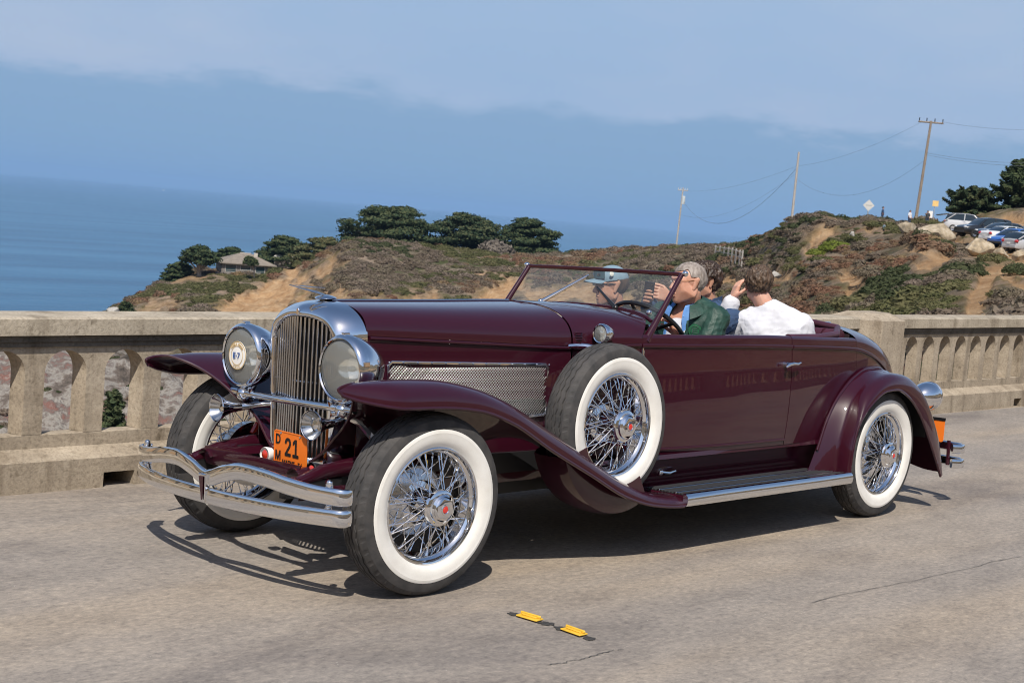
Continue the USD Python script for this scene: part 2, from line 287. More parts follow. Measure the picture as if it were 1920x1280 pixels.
# ------------------------------------------------------------------ hills and headland: knots of distance and height along each bearing
Z = lambda z: ('z', z)
COLS = {   # pixel column: under the bridge, rock foot, rock top, gully, cliff foot, first visible slope, two steps, ridge, behind, sea
 -700: [(10, Z(-34)), (45, Z(-24)), (58, 900), (70, 632), (82, Z(-16)), (120, Z(-70)), (150, Z(-84)), (170, Z(-84)), (200, Z(-84)), (260, Z(-84)), (400, Z(-84))],
 120:  [(10, Z(-34)), (45, Z(-24)), (58, 880), (70, 632), (82, Z(-16)), (120, Z(-70)), (150, Z(-84)), (170, Z(-84)), (200, Z(-84)), (260, Z(-84)), (400, Z(-84))],
 185:  [(10, Z(-34)), (45, Z(-24)), (58, 880), (70, 636), (82, Z(-16)), (120, Z(-66)), (170, Z(-60)), (200, Z(-44)), (240, 604), (262, Z(-40)), (400, Z(-84))],
 215:  [(10, Z(-34)), (45, Z(-24)), (58, 880), (70, 636), (82, Z(-16)), (120, Z(-60)), (190, 640), (222, 606), (246, 584), (262, Z(-36)), (400, Z(-84))],
 255:  [(10, Z(-34)), (45, Z(-24)), (58, 880), (70, 642), (82, Z(-16)), (130, Z(-50)), (195, 625), (235, 597), (268, 561), (285, Z(-30)), (420, Z(-84))],
 310:  [(10, Z(-34)), (45, Z(-24)), (58, 880), (70, 650), (82, Z(-17)), (130, Z(-46)), (190, 625), (240, 583), (290, 526), (310, Z(-27)), (440, Z(-84))],
 370:  [(10, Z(-34)), (45, Z(-24)), (58, 880), (70, 672), (82, Z(-18)), (130, Z(-44)), (190, 625), (245, 570), (300, 505), (320, Z(-20)), (460, Z(-84))],
 470:  [(10, Z(-34)), (45, Z(-24)), (58, 880), (70, 690), (82, Z(-20)), (130, Z(-44)), (190, 625), (245, 570), (298, 512), (330, Z(-16.5)), (480, Z(-84))],
 560:  [(10, Z(-34)), (45, Z(-24)), (58, 900), (70, 730), (82, Z(-22)), (130, Z(-42)), (190, 620), (240, 562), (292, 499), (330, Z(-15)), (500, Z(-84))],
 610:  [(10, Z(-34)), (45, Z(-26)), (58, 920), (70, 770), (82, Z(-23)), (130, Z(-40)), (190, 620), (238, 552), (284, 474), (330, Z(-11)), (520, Z(-84))],
 650:  [(10, Z(-34)), (45, Z(-26)), (58, 940), (70, 800), (82, Z(-24)), (130, Z(-38)), (188, 620), (232, 542), (274, 456), (320, Z(-7)), (520, Z(-84))],
 700:  [(10, Z(-34)), (45, Z(-26)), (58, 960), (70, 820), (82, Z(-24)), (130, Z(-36)), (186, 620), (235, 540), (282, 453), (330, Z(-6.4)), (540, Z(-84))],
 770:  [(10, Z(-34)), (45, Z(-26)), (58, 960), (70, 840), (82, Z(-24)), (130, Z(-34)), (184, 620), (238, 541), (290, 459), (340, Z(-13)), (560, Z(-84))],
 860:  [(10, Z(-34)), (45, Z(-26)), (58, 960), (70, 850), (82, Z(-24)), (128, Z(-32)), (180, 620), (240, 545), (296, 470), (350, Z(-14)), (580, Z(-84))],
 1000: [(10, Z(-34)), (45, Z(-26)), (58, 960), (70, 860), (82, Z(-24)), (125, Z(-30)), (172, 620), (238, 545), (300, 478), (360, Z(-15)), (600, Z(-84))],
 1100: [(10, Z(-34)), (45, Z(-26)), (58, 960), (70, 860), (82, Z(-23)), (120, Z(-27)), (165, 618), (232, 545), (300, 472), (360, Z(-15)), (620, Z(-84))],
 1200: [(10, Z(-30)), (42, Z(-24)), (55, 960), (68, 850), (80, Z(-21)), (115, Z(-23)), (155, 616), (222, 540), (290, 468), (350, Z(-14)), (640, Z(-84))],
 1265: [(10, Z(-26)), (38, Z(-20)), (50, Z(-17)), (64, Z(-17)), (78, Z(-16)), (110, Z(-17)), (146, 614), (210, 534), (276, 462), (340, Z(-12)), (650, Z(-84))],
 1330: [(10, Z(-22)), (34, Z(-17)), (46, Z(-14)), (60, Z(-13)), (74, Z(-12)), (100, Z(-12)), (135, 612), (196, 534), (262, 463), (330, Z(-12)), (650, Z(-84))],
 1395: [(10, Z(-18)), (30, Z(-13)), (42, Z(-11)), (54, Z(-10)), (68, Z(-9)), (90, Z(-8)), (120, 612), (178, 530), (238, 455), (310, Z(-9)), (660, Z(-84))],
 1430: [(10, Z(-16)), (27, Z(-11)), (38, Z(-9)), (50, Z(-8)), (62, Z(-7)), (80, Z(-6)), (105, 612), (150, 525), (202, 440), (270, Z(-5)), (670, Z(-84))],
 1485: [(10, Z(-13)), (24, Z(-9)), (34, Z(-7)), (45, Z(-6)), (56, Z(-5)), (70, Z(-4.4)), (90, 612), (128, 510), (168, 409), (230, Z(3.4)), (680, Z(-84))],
 1530: [(10, Z(-11)), (22, Z(-7)), (31, Z(-5.5)), (41, Z(-4.5)), (50, Z(-4)), (62, Z(-3.4)), (80, 612), (118, 505), (160, 403), (220, Z(4)), (690, Z(-84))],
 1572: [(10, Z(-9)), (20, Z(-6)), (28, Z(-4.5)), (37, Z(-3.6)), (45, Z(-3)), (55, Z(-2.8)), (72, 612), (112, 508), (156, 413), (220, Z(4)), (690, Z(-84))],
 1625: [(10, Z(-8)), (18, Z(-5)), (25, Z(-3.6)), (33, Z(-2.6)), (40, Z(-2.2)), (48, Z(-2.1)), (62, 612), (104, 505), (150, 410), (220, Z(4)), (690, Z(-84))],
 1680: [(10, Z(-7)), (16, Z(-4)), (22, Z(-2.8)), (28, Z(-1.9)), (34, Z(-1.5)), (42, Z(-1.4)), (52, 612), (94, 500), (146, 420), (220, Z(4)), (690, Z(-84))],
 1725: [(10, Z(-6)), (15, Z(-3.4)), (20, Z(-2.2)), (25, Z(-1.4)), (30, Z(-1.1)), (36, Z(-1.0)), (46, 612), (84, 495), (142, 410), (220, Z(4)), (690, Z(-84))],
 1770: [(10, Z(-5)), (14, Z(-3)), (18, Z(-2)), (22, Z(-1.2)), (27, Z(-.9)), (32, Z(-.7)), (41, 612), (88, 491), (122, 455), (190, 414), (690, Z(-84))],
 1830: [(10, Z(-5)), (13, Z(-3)), (17, Z(-1.8)), (20, Z(-1.2)), (24, Z(-.8)), (28, Z(-.5)), (36, 612), (84, 495), (126, 459), (156, 395), (690, Z(-84))],
 1920: [(10, Z(-5)), (13, Z(-3)), (16, Z(-1.6)), (19, Z(-1.0)), (22, Z(-.6)), (26, Z(-.4)), (31, 612), (78, 499), (122, 466), (152, 382), (690, Z(-60))],
 2200: [(10, Z(-5)), (13, Z(-3)), (16, Z(-1.6)), (18, Z(-1.0)), (20, Z(-.6)), (23, Z(-.4)), (27, 640), (74, 528), (118, 474), (150, 330), (690, Z(-20))],
 2900: [(10, Z(-5)), (13, Z(-3)), (16, Z(-1.6)), (18, Z(-1.0)), (20, Z(-.6)), (22, Z(-.5)), (26, 700), (74, 580), (118, 520), (150, 330), (690, Z(20))],
}
cx = sorted(COLS); KD, KT, KA = [], [], []
for x in cx:
    row_d, row_t = [], []
    for d, y in COLS[x]:
        ym = y if not isinstance(y, tuple) else None
        if ym is None: te = (y[1]-CAM[2])/d
        else: te = ray_of(x, ym)[1]
        row_d.append(d); row_t.append(te)
    KD.append(row_d); KT.append(row_t); KA.append(ray_of(x, 560)[0])
KD, KT, KA = np.array(KD, float), np.array(KT), np.array(KA)
fd = PchipInterpolator(KA, KD, axis=0); ft = PchipInterpolator(KA, KT, axis=0)
def profile(az, s):
    """distance and height at bearing az; s runs over the knots (0..10)"""
    d, t = fd(az), ft(az); k = np.arange(d.shape[-1])
    zz = CAM[2] + t*d
    return d, zz
AZ = np.concatenate([np.linspace(KA[0], ray_of(-60, 560)[0], 30)[:-1], np.linspace(ray_of(-60, 560)[0], ray_of(2000, 560)[0], 700), np.linspace(ray_of(2000, 560)[0], KA[-1], 40)[1:]])
per = [5, 5, 10, 5, 5, 10, 60, 60, 46, 12]       # samples between knots
S = np.concatenate([np.linspace(k, k+1, n, endpoint=False) for k, n in enumerate(per)] + [[10.0]])
DK, TK = fd(AZ), ft(AZ); ZK = CAM[2] + TK*DK
DD = np.array([np.interp(S, np.arange(11), d) for d in DK]); 
ZZ = np.array([PchipInterpolator(np.arange(11), z)(S) for z in ZK])
XX = CAM[0] + DD*np.sin(AZ)[:, None]; YY = CAM[1] + DD*np.cos(AZ)[:, None]
pts = np.stack([XX, YY, ZZ], -1)
vis = np.clip((DD-30)/60, 0, 1)
rough = (meshkit.fbm(pts*[.06, .06, .06], 5, 3)-.5)*np.clip(DD*.016, .3, 4.2) + (meshkit.fbm(pts*[.35, .35, .35], 4, 8)-.5)*np.clip(DD*.007, .15, 1.5)
sk = np.exp(-((S[None, :]-8)/.5)**2)*.72          # keep the skyline where it is
rk = np.exp(-((S-2.2)/.9)**2)[None, :]*np.clip(1-(DD-70)/8, 0, 1)
crag = (np.abs(meshkit.fbm(pts*[.30, .30, .5], 5, 21)-.5)*2)
ZZ2 = ZZ + rough*(1-sk)*np.clip(vis, .15, 1)
ZZ2 = ZZ2 - crag*2.2*rk*(ZZ > -20)
pts[..., 2] = ZZ2
def bare_mask(P, fringe=False):
    """1 where the slopes are bare sand or clay: slides, paths, cuttings"""
    px, py, _ = pix(P.reshape(-1, 3)); nz = meshkit.fbm(np.stack([px/22, py/14, 0*px], 1), 4, 5)-.5
    m = np.zeros(len(px))
    def blob(pts_, w):
        nonlocal m
        pts_ = np.array(pts_, float); best = np.full(len(px), 1e9)
        for (x0, y0, r0), (x1, y1, r1) in zip(pts_[:-1], pts_[1:]):
            dx, dy = x1-x0, y1-y0; t = np.clip(((px-x0)*dx + (py-y0)*dy)/(dx*dx+dy*dy), 0, 1)
            best = np.minimum(best, np.hypot(px-x0-t*dx, (py-y0-t*dy)) - (r0 + t*(r1-r0)))
        m = np.maximum(m, w*np.clip(.5 - (best + nz*34)/8, 0, 1))
        if fringe: m = np.maximum(m, .38*w*np.clip(.5 - (best + nz*60 - 16)/24, 0, 1))
    blob([(556, 505, 8), (520, 540, 24), (480, 572, 30), (450, 600, 40)], 1)          # sand slide below the house
    blob([(575, 510, 6), (545, 545, 14), (500, 590, 20)], .9)
    blob([(628, 482, 5), (596, 520, 6), (560, 560, 8)], .8)
    blob([(640, 548, 8), (560, 596, 16)], .7)
    blob([(985, 520, 9), (945, 548, 18), (900, 566, 14)], 1)
    blob([(1180, 560, 12), (1075, 545, 14), (1000, 560, 16)], .8)
    blob([(820, 555, 6), (740, 565, 8), (640, 570, 6)], .8)
    blob([(1330, 512, 14), (1375, 520, 12)], 1)
    blob([(1260, 575, 14), (1340, 560, 16)], .6)
    blob([(1560, 425, 5), (1530, 450, 6), (1515, 466, 6)], 1)
    blob([(1440, 515, 6), (1475, 512, 5)], .9)
    blob([(1583, 524, 7), (1610, 506, 8), (1592, 545, 6)], 1)
    blob([(1705, 466, 7), (1745, 472, 11), (1772, 482, 10), (1730, 492, 6)], 1)
    blob([(1920, 505, 16), (1870, 503, 15), (1848, 522, 15), (1832, 560, 19), (1838, 612, 22)], 1)
    blob([(1900, 520, 9), (1940, 540, 11)], 1)
    blob([(1800, 414, 6), (1860, 418, 9), (1930, 408, 13), (2000, 400, 16)], 1)
    blob([(1780, 440, 6), (1830, 466, 10), (1940, 486, 12)], .9)
    blob([(250, 585, 8), (330, 560, 5)], .5); blob([(300, 520, 4), (380, 512, 4), (430, 500, 4)], .5)
    blob([(1630, 425, 4), (1660, 430, 5)], .8)
    return m.reshape(P.shape[:-1])
BARE_T = bare_mask(pts, True)*(S[None, :] > 5.5)
BARE = bare_mask(pts)*(S[None, :] > 5.5)
ROCK = np.clip(rk*(ZZ > -24)*1.4, 0, 1) * np.ones_like(DD)
pts[..., 2] += BARE*(meshkit.noise(pts*[.9, .9, .9], 4)-.5)*np.clip(DD*.004, .1, .8) - BARE*np.clip(DD*.003, .05, .7)
terr = grid(pts)
LOOK['hillside'] = usdkit.material(stage, '/World/Looks/hillside', {
    'g': ('geometry', {}), 'n1': ('noise_texture', {'scale': .07, 'detail': 6.0, 'roughness': 0.65}), 'n2': ('noise_texture', {'scale': .55, 'detail': 7.0, 'roughness': 0.7}), 'n3': ('noise_texture', {'scale': .16, 'detail': 5.0, 'roughness': 0.6}),
    'n4': ('noise_texture', {'scale': 2.2, 'detail': 6.0, 'roughness': 0.75}), 'vo': ('voronoi_texture', {'scale': 1.1, 'detail': 2.0}),
    'c1': ('rgb_ramp', {'ramp': [(0.34, (.13, .112, .074)), (0.46, (.18, .145, .105)), (0.58, (.235, .19, .15)), (0.70, (.29, .195, .125))]}),
    'c2': ('rgb_ramp', {'ramp': [(0.36, (.45, .48, .40)), (0.52, (1, 1, 1)), (0.68, (1.5, 1.38, 1.25))]}),
    'c3': ('rgb_ramp', {'ramp': [(0.50, (0, 0, 0)), (0.62, (1, 1, 1))]}),
    'x1': ('mix_color', {'blend_type': 'multiply', 'fac': 1.0}), 'xg': ('mix_color', {'b': (.072, .080, .034)}),
    'xr': ('mix_color', {'b': (.20, .062, .036)}), 'cr': ('rgb_ramp', {'ramp': [(0.58, (0, 0, 0)), (0.67, (.8, .8, .8))]}),
    'cb': ('rgb_ramp', {'ramp': [(0.30, (.29, .165, .085)), (0.48, (.42, .265, .140)), (0.64, (.52, .36, .215))]}), 'xb': ('mix_color', {}), 'ab': ('attribute', {'attribute': 'bare'}),
    'ck': ('rgb_ramp', {'ramp': [(0.34, (.07, .062, .055)), (0.44, (.20, .165, .14)), (0.50, (.40, .37, .33)), (0.55, (.22, .19, .17)), (0.62, (.27, .135, .11)), (0.7, (.42, .39, .35))]}), 'xk': ('mix_color', {}), 'ak': ('attribute', {'attribute': 'rock'}),
    'b': ('bump', {'strength': 0.9, 'distance': 0.5}), 'p': ('principled_bsdf', {'roughness': 0.95, 'specular_ior_level': 0.1})},
    [(f'g.position', f'{n}.vector') for n in ('n1', 'n2', 'n3', 'n4', 'vo')] + [('n1.fac', 'c1.fac'), ('n2.fac', 'c2.fac'), ('c1.color', 'x1.a'), ('c2.color', 'x1.b'), ('n3.fac', 'c3.fac'), ('c3.color', 'xg.fac'), ('x1.result', 'xg.a'),
     ('n3.color', 'cr.fac'), ('cr.color', 'xr.fac'), ('xg.result', 'xr.a'), ('n2.fac', 'cb.fac'), ('ab.fac', 'xb.fac'), ('xr.result', 'xb.a'), ('cb.color', 'xb.b'), ('n2.fac', 'ck.fac'), ('ak.fac', 'xk.fac'), ('xb.result', 'xk.a'), ('ck.color', 'xk.b'), ('xk.result', 'p.base_color'), ('n4.fac', 'b.height'), ('b.normal', 'p.normal')], surface='p.BSDF')
tp = part('hills', terr, 'hillside', None, True)
for nm, arr in (('bare', BARE_T), ('rock', ROCK)):
    UsdGeom.PrimvarsAPI(tp).CreatePrimvar(nm, Sdf.ValueTypeNames.FloatArray, 'vertex').Set(Vt.FloatArray.FromNumpy(arr.ravel().astype(np.float32)))
tag(tp, kind='structure')
def ground_at(px, s):
    """world point of the hills at picture column px, s knots along its bearing"""
    az = ray_of(px, 560)[0]; i = np.clip(np.searchsorted(AZ, az), 1, len(AZ)-1); t = (az-AZ[i-1])/(AZ[i]-AZ[i-1])
    j = np.clip(np.searchsorted(S, s), 1, len(S)-1); u = (s-S[j-1])/(S[j]-S[j-1])
    return (1-t)*((1-u)*pts[i-1, j-1]+u*pts[i-1, j]) + t*((1-u)*pts[i, j-1]+u*pts[i, j])
PPX, PPY, PPZ = pix(pts.reshape(-1, 3)); PPX, PPY = PPX.reshape(DD.shape), PPY.reshape(DD.shape)
def ground_px(px, py, lo=6.0, hi=8.3):
    """the hills' first point (from the front) seen at pixel (px, py)"""
    az = ray_of(px, py)[0]; i = int(np.clip(np.searchsorted(AZ, az), 0, len(AZ)-1)); js = np.where((S >= lo) & (S <= hi))[0]
    yy = PPY[i, js]; ok = np.where(yy <= py)[0]
    j = js[ok[0]] if len(ok) else js[int(np.argmin(yy))]
    return pts[i, j].copy()
def ground_z(x, y):
    dx, dy = x-CAM[0], y-CAM[1]; az = math.atan2(dx, dy); d = math.hypot(dx, dy)
    i = int(np.clip(np.searchsorted(AZ, az), 0, len(AZ)-1)); return float(np.interp(d, DD[i], pts[i, :, 2]))
# the mountains inland, behind the photographer, that the paintwork mirrors
P = []
for az in np.linspace(ray_of(2900, 560)[0], KA[0] + 2*pi, 90):
    f = (az-ray_of(2900, 560)[0])/(KA[0]+2*pi-ray_of(2900, 560)[0]); w = math.sin(pi*f)**.5
    P.append([(CAM[0]+d*math.sin(az), CAM[1]+d*math.cos(az), z) for d, z in ((12, -1.4), (40, -1.2), (90, -1 + 4*w), (150, 18*w), (260, 62*w), (420, 125*w), (640, 190*w - 4), (1000, 215*w - 20), (1700, 120*w - 60))])
P = np.array(P); P[..., 2] += (meshkit.fbm(P*.012, 4, 12)-.5)*np.clip((np.array([12, 40, 90, 150, 260, 420, 640, 1000, 1700])-40)*.22, 0, 90)
m = grid(P); 
im = tag(part('inland_mountains', m, 'hillside', None, True), kind='structure')
UsdGeom.PrimvarsAPI(im).CreatePrimvar('bare', Sdf.ValueTypeNames.FloatArray, 'vertex').Set(Vt.FloatArray.FromNumpy(np.tile(np.array([1, 1, .6, 0, 0, 0, 0, 0, 0], np.float32), 90)))

# ------------------------------------------------------------------ bridge deck, road
tag(part('bridge_deck', bx(-60, 70, -8.2, 2.9, -1.6, -.006), 'wall_concrete', None, False), kind='structure')
ry = np.linspace(-7.2, 1.95, 40); rx = np.concatenate([np.linspace(-60, -8, 6), np.linspace(-7, 18, 60), np.linspace(20, 70, 8)])
tag(part('road', grid([[(x, y, 0.0) for y in ry] for x in rx]), 'asphalt', None, False), kind='structure')

# ------------------------------------------------------------------ concrete balustrades
AW = math.atan2(2.011-1.836, 12.139+.687)
def balustrade(label, M, spans, posts, x_lo, x_hi, scup=(), rise=.0062):
    W = tag(empty('concrete_balustrade', M=M), label, 'balustrade')
    def lift(m):
        v = m.vertices.copy(); v[:, 2] *= 1 + rise*np.clip(v[:, 0], -10, 40); m.vertices = v; return m
    def sweep(prof, xa, xb):
        return lift(extr(Polygon(prof), xb-xa).apply_transform(np.array([[0, 0, 1, xa], [1, 0, 0, 0], [0, 1, 0, 0], [0, 0, 0, 1.0]])))
    cuts = [x_lo]; 
    # plinth with drain openings
    sc_ = sorted(scup); edges = [x_lo] + [e for s in sc_ for e in (s-.10, s+.10)] + [x_hi]
    prof = [(0, -.2), (.46, -.2), (.46, .225), (.113, .225), (.02, .182), (0, .170)]
    for xa, xb in zip(edges[::2], edges[1::2]): part('plinth', sweep(prof, xa, xb), 'wall_concrete', W, False)
    for s in sc_:
        part('plinth', cat(sweep([(0, .085), (.46, .085), (.46, .225), (.115, .225), (.02, .182), (0, .170)], s-.10, s+.10), sweep([(.30, -.2), (.46, -.2), (.46, .085), (.30, .085)], s-.10, s+.10)), 'wall_concrete', W, False)
    for xa, xb in spans:
        part('lower_rail', sweep([(.1115, .225), (.225, .225), (.225, .296), (.118, .300), (.1115, .296)], xa, xb), 'wall_concrete', W, False)
        n = max(1, round((xb-xa)/.374)); L = (xb-xa)/n; wo = .256/2; wb_ = wo - .026
        for k in range(n):
            a_, b_ = xa + k*L, xa + (k+1)*L; zt, zr, zl = .785, .640, .300
            P_ = Polygon([(a_+wo, zl), (b_-wo, zl), (b_-wo, zr)] + [(b_ - wo*math.cos(t), zr + .125*math.sin(t)) for t in np.linspace(.12, pi/2, 9)] + [(b_, zt), (a_, zt)] + [(a_ + wo*math.cos(t), zr + .125*math.sin(t)) for t in np.linspace(pi/2, .12, 9)] + [(a_+wo, zr)])
            m = extr(P_, .105); v = m.vertices; bk = v[:, 2] > .05
            e_ = np.where(np.abs(v[:, 0]-(a_+wo)) < wo*.999, 0, 0); f_ = np.clip(np.where(v[:, 0] < (a_+b_)/2, v[:, 0]-a_, v[:, 0]-b_)/wo, -1, 1)
            v[bk, 0] -= f_[bk]*.026; m.vertices = v
            m.apply_transform(np.array([[1, 0, 0, 0], [0, 0, 1, .112], [0, 1, 0, 0], [0, 0, 0, 1.0]]))
            part('baluster', lift(m), 'wall_concrete', W, 30)
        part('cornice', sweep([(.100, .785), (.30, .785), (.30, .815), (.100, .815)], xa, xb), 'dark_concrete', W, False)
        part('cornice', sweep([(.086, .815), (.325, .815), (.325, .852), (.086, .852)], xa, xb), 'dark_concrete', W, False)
        xs_ = np.arange(xa, xb, 3.05); xs_ = np.append(xs_[xs_ < xb-.6], xb)
        for c0, c1 in zip(xs_[:-1], xs_[1:]):
            part('cap_stone', sweep([(.058, .852), (.42, .852), (.42, .930), (.39, .952), (.085, .951), (.062, .940)], c0+.004, c1-.004), 'cap_concrete', W, False)
    for xa, xb in posts:
        plan = [(xa-.05, .06), (xa+.17, -.07), (xb-.17, -.07), (xb+.05, .06), (xb+.05, .45), (xa-.05, .45)]; xm = (xa+xb)/2; m = hull([(x, y, z) for x, y in plan for z in (.19, .935)] + [(xm + (x-xm)*.55, .2 + (y-.2)*.5, .995) for x, y in plan])
        part('post', lift(m), 'wall_concrete', W, False)
    return W
MW = T(0, 1.8455, 0) @ rot(AW, [0, 0, 1])
balustrade('weathered tan concrete bridge balustrade with arched openings on the sea side', MW, [(-9.97, 8.30), (9.08, 34.0)], [(8.30, 9.08), (-10.75, -9.97)], -10.75, 34.0, scup=(.03, 11.95, 5.9))
balustrade('concrete bridge balustrade along the landward edge of the road, mirrored in the car door', T(0, -6.75, 0) @ np.diag([1, -1, 1, 1]), [(-9.97, 8.30), (9.08, 27.6)], [(8.30, 9.08), (-10.75, -9.97)], -10.75, 27.6, rise=.0)
# ------------------------------------------------------------------ sea haze
LOOK['sea_air'] = usdkit.material(stage, '/World/Looks/sea_air', {'v': ('principled_volume', {'color': (.40, .66, 1.0), 'density': 0.00006, 'anisotropy': 0.1})}, [], volume='v.volume')
tag(part('haze', bx(CAM[0]-47000, CAM[0]+47000, CAM[1]-47000, CAM[1]+47000, -87.0, 270.0), 'sea_air', None, False), kind='stuff')
# ------------------------------------------------------------------ the car
TILT = 0.045                                    # the body leans towards the sea
BODY = T(0, 0, .35) @ rot(-TILT, [1, 0, 0]) @ T(0, 0, -.35)
BODYI = np.linalg.inv(BODY)
RW = 0.41; TR = 0.684; WB = 3.90
car = tag(empty('vintage_roadster', M=BODY), 'gleaming dark maroon open vintage roadster with whitewall wire wheels driving across the bridge', 'car')
mir = np.diag([1, -1, 1, 1.0])
def flip(m):
    m = moved(m, mir); m.invert(); return m
def both(name, mesh, mat, parent=None, smooth=35):
    part(name, mesh, mat, parent or car, smooth); return part(name, flip(mesh), mat, parent or car, smooth)

# body lines: half width, waist moulding, centre-line height along x
bw = pch([-.04, .4, .9, 1.22, 1.45, 1.62, 2.0, 2.5, 3.0, 3.4, 3.75, 4.05, 4.3, 4.5, 4.66, 4.78, 4.84], [.292, .352, .414, .450, .535, .598, .655, .682, .680, .665, .640, .600, .550, .485, .405, .29, .15])
bm = pch([-.04, .6, 1.22, 1.6, 2.3, 3.0, 3.4, 3.7, 3.95, 4.15, 4.4, 4.6, 4.8], [1.082, 1.060, 1.040, 1.062, 1.062, 1.052, 1.043, 1.030, .985, .915, .78, .66, .56])
bt = pch([-.04, .6, 1.22, 1.5, 1.8], [1.236, 1.246, 1.257, 1.255, 1.240])
SUP = 2.6
def crown(x, n=26, a0=0.0):
    """upper half section at x from the waist on the near side (-y) over the top to the centre line"""
    a = np.linspace(a0, pi/2, n); w, zm, zt = bw(x), bm(x), bt(x)
    return np.stack([np.full(n, x), -w*np.cos(a)**(2/SUP), zm + .012 + (zt-zm-.012)*np.sin(a)**(2/SUP)], 1)
def full(half):
    other = half[::-1][1:] * [1, -1, 1]
    return np.vstack([half, other])
xs = np.linspace(-.035, 1.214, 24)
part('hood_top', grid([full(crown(x)) for x in xs]), 'paint', car)
hs = []
for x in np.linspace(-.035, 1.214, 12):
    w, zm = bw(x), bm(x)
    hs.append([(x, -(w + .002 - .02*max(0, (.8-z))/.3), z) for z in np.linspace(.50, zm-.008, 8)])
both('hood_side', grid(hs), 'paint')
xx = np.linspace(-.02, 1.20, 30)
both('hood_moulding', strip(np.stack([xx, -bw(xx)-.004, bm(xx)+.002], 1), rsect(.022, .016, .006)), 'paint')
part('hood_hinge', tube(np.stack([xx, 0*xx, bt(xx)+.004], 1), .006, 8), 'satin_chrome', car)
# woven-wire hood vent in a chrome frame
vx0, vx1 = .085, 1.06
vz = lambda x, k: (.972 - .016*(x-vx0)) if k else .70
fr = []
for x, z in ((vx0, .70), (vx1, .70), (vx1, .955), (vx0, .972)):
    fr.append((x, -bw(x)-.008, z))
def wall_pt(x, z, o=.006): return (x, -(float(bw(x)) + o), z)
mp = [wall_pt(x, vz(x, 1)) for x in np.linspace(vx0+.02, vx1-.02, 12)] + [wall_pt(vx1, z) for z in np.linspace(.94, .715, 5)] + [wall_pt(x, .70) for x in np.linspace(vx1-.02, vx0+.02, 12)] + [wall_pt(vx0, z) for z in np.linspace(.715, .955, 5)]
vent = both('hood_vent_frame', strip(mp, rsect(.012, .016, .004), closed=True), 'chrome')
wires = []
pitch = .0165
x = vx0 - .3
while x < vx1:
    for s in (-1, 1):
        q = []
        for k in range(0, 12):
            t = k/11; z = .70 + .27*t; xq = (x + .27*t) if s > 0 else (x + .27 - .27*t)
            if vx0 <= xq <= vx1 and z <= vz(xq, 1): q.append(wall_pt(xq, z, .003 + (.0022 if (k % 2) ^ (s > 0) else 0)))
        if len(q) > 2: wires.append(tube(q, .0014, 4, caps=False))
    x += pitch
wm = cat(*wires)
vb = grid([[wall_pt(x, z, .0005) for z in np.linspace(.70, vz(x, 1), 3)] for x in np.linspace(vx0, vx1, 12)])
both('hood_vent_backing', vb, 'dark_void'); both('hood_vent_mesh', wm, 'steel_mesh')
sc = [trimesh.creation.icosphere(1, .005) for k in range(13)]
for k, s in enumerate(sc): s.apply_translation(wall_pt(vx0 + (vx1-vx0)*k/12, vz(vx0 + (vx1-vx0)*k/12, 1), .014))
for k, s in enumerate(sc): both('hood_vent_screw', s, 'chrome')

# cowl: from the hood to the windscreen, its lower part only to the door
na = 30; P = []
for t in np.linspace(0, 1, 14):
    row = []
    for k, a in enumerate(np.linspace(0, pi/2, na)):
        xe = 1.60 + .20*min(1, (a/.9)**1.5); x = 1.222 + t*(xe-1.222)
        w, zm, zt = bw(x), bm(x) + .012, bt(x)
        row.append((x, -w*math.cos(a)**(2/SUP), zm + (zt-zm)*math.sin(a)**(2/SUP)))
    P.append(full(np.array(row)))
part('cowl', shell(P, -.004), 'paint', car)
cs = [[(x, -(bw(x)+.002-.03*max(0, (.85-z))/.3), z) for z in np.linspace(.46, bm(x)+.013, 10)] for x in np.linspace(1.222, 1.606, 8)]
both('cowl_side', grid(cs), 'paint')
xx = np.linspace(1.225, 1.60, 10)
both('cowl_moulding', strip(np.stack([xx, -bw(xx)-.004, bm(xx)+.002], 1), rsect(.022, .016, .006)), 'paint')
lv = []
for k in range(4):
    lv.append(tube([(1.235, -(bw(1.235)+.002), 1.085+.012*k), (1.255, -(bw(1.255)+.010), 1.085+.012*k), (1.275, -(bw(1.275)+.002), 1.085+.012*k)], .004, 6))
both('cowl_vent', cat(*lv), 'paint')

# doors and rear quarter: one skin along x, cut by the door's seams
def side_pts(x, n=16, top=None):
    w = float(bw(x)); zt = 1.122 - .022*max(0, x-2.7) if top is None else top
    zb = .475
    pts = []
    for z in np.linspace(zb, zt-.02, n):
        q = (z - .86)/.40; y = w - .030*q*q if z < .86 else w - .022*q*q*1.6
        pts.append((x, -y, z))
    y1 = -pts[-1][1]
    for a in np.linspace(0.3, pi, 7):                       # rolled cockpit edge
        pts.append((x, -(y1 - .024 + .024*math.cos(a)), zt - .02 + .02*math.sin(a)))
    pts.append((x, -(y1 - .050), zt - .06)); pts.append((x, -(y1-.055), zt-.22))
    return pts
both('door', shell([side_pts(x) for x in np.linspace(1.612, 2.922, 18)], .010), 'paint')
xx = np.linspace(1.615, 2.92, 24)
def skin_y(x, z):
    w = float(bw(x)); q = (z - .86)/.40
    return w - .030*q*q if z < .86 else w - .022*q*q*1.6
both('door_moulding', strip([(x, -skin_y(x, bm(x))-.003, bm(x)) for x in xx], rsect(.018, .020, .006)), 'paint')
both('door_edge', strip([(x, -skin_y(x, .505)-.002, .505) for x in xx], rsect(.012, .014, .004)), 'paint')
both('quarter_panel', shell([side_pts(x) for x in np.linspace(2.928, 3.72, 12)], .010), 'paint')
hd = [(2.80, -.690, .948), (2.80, -.722, .948)]
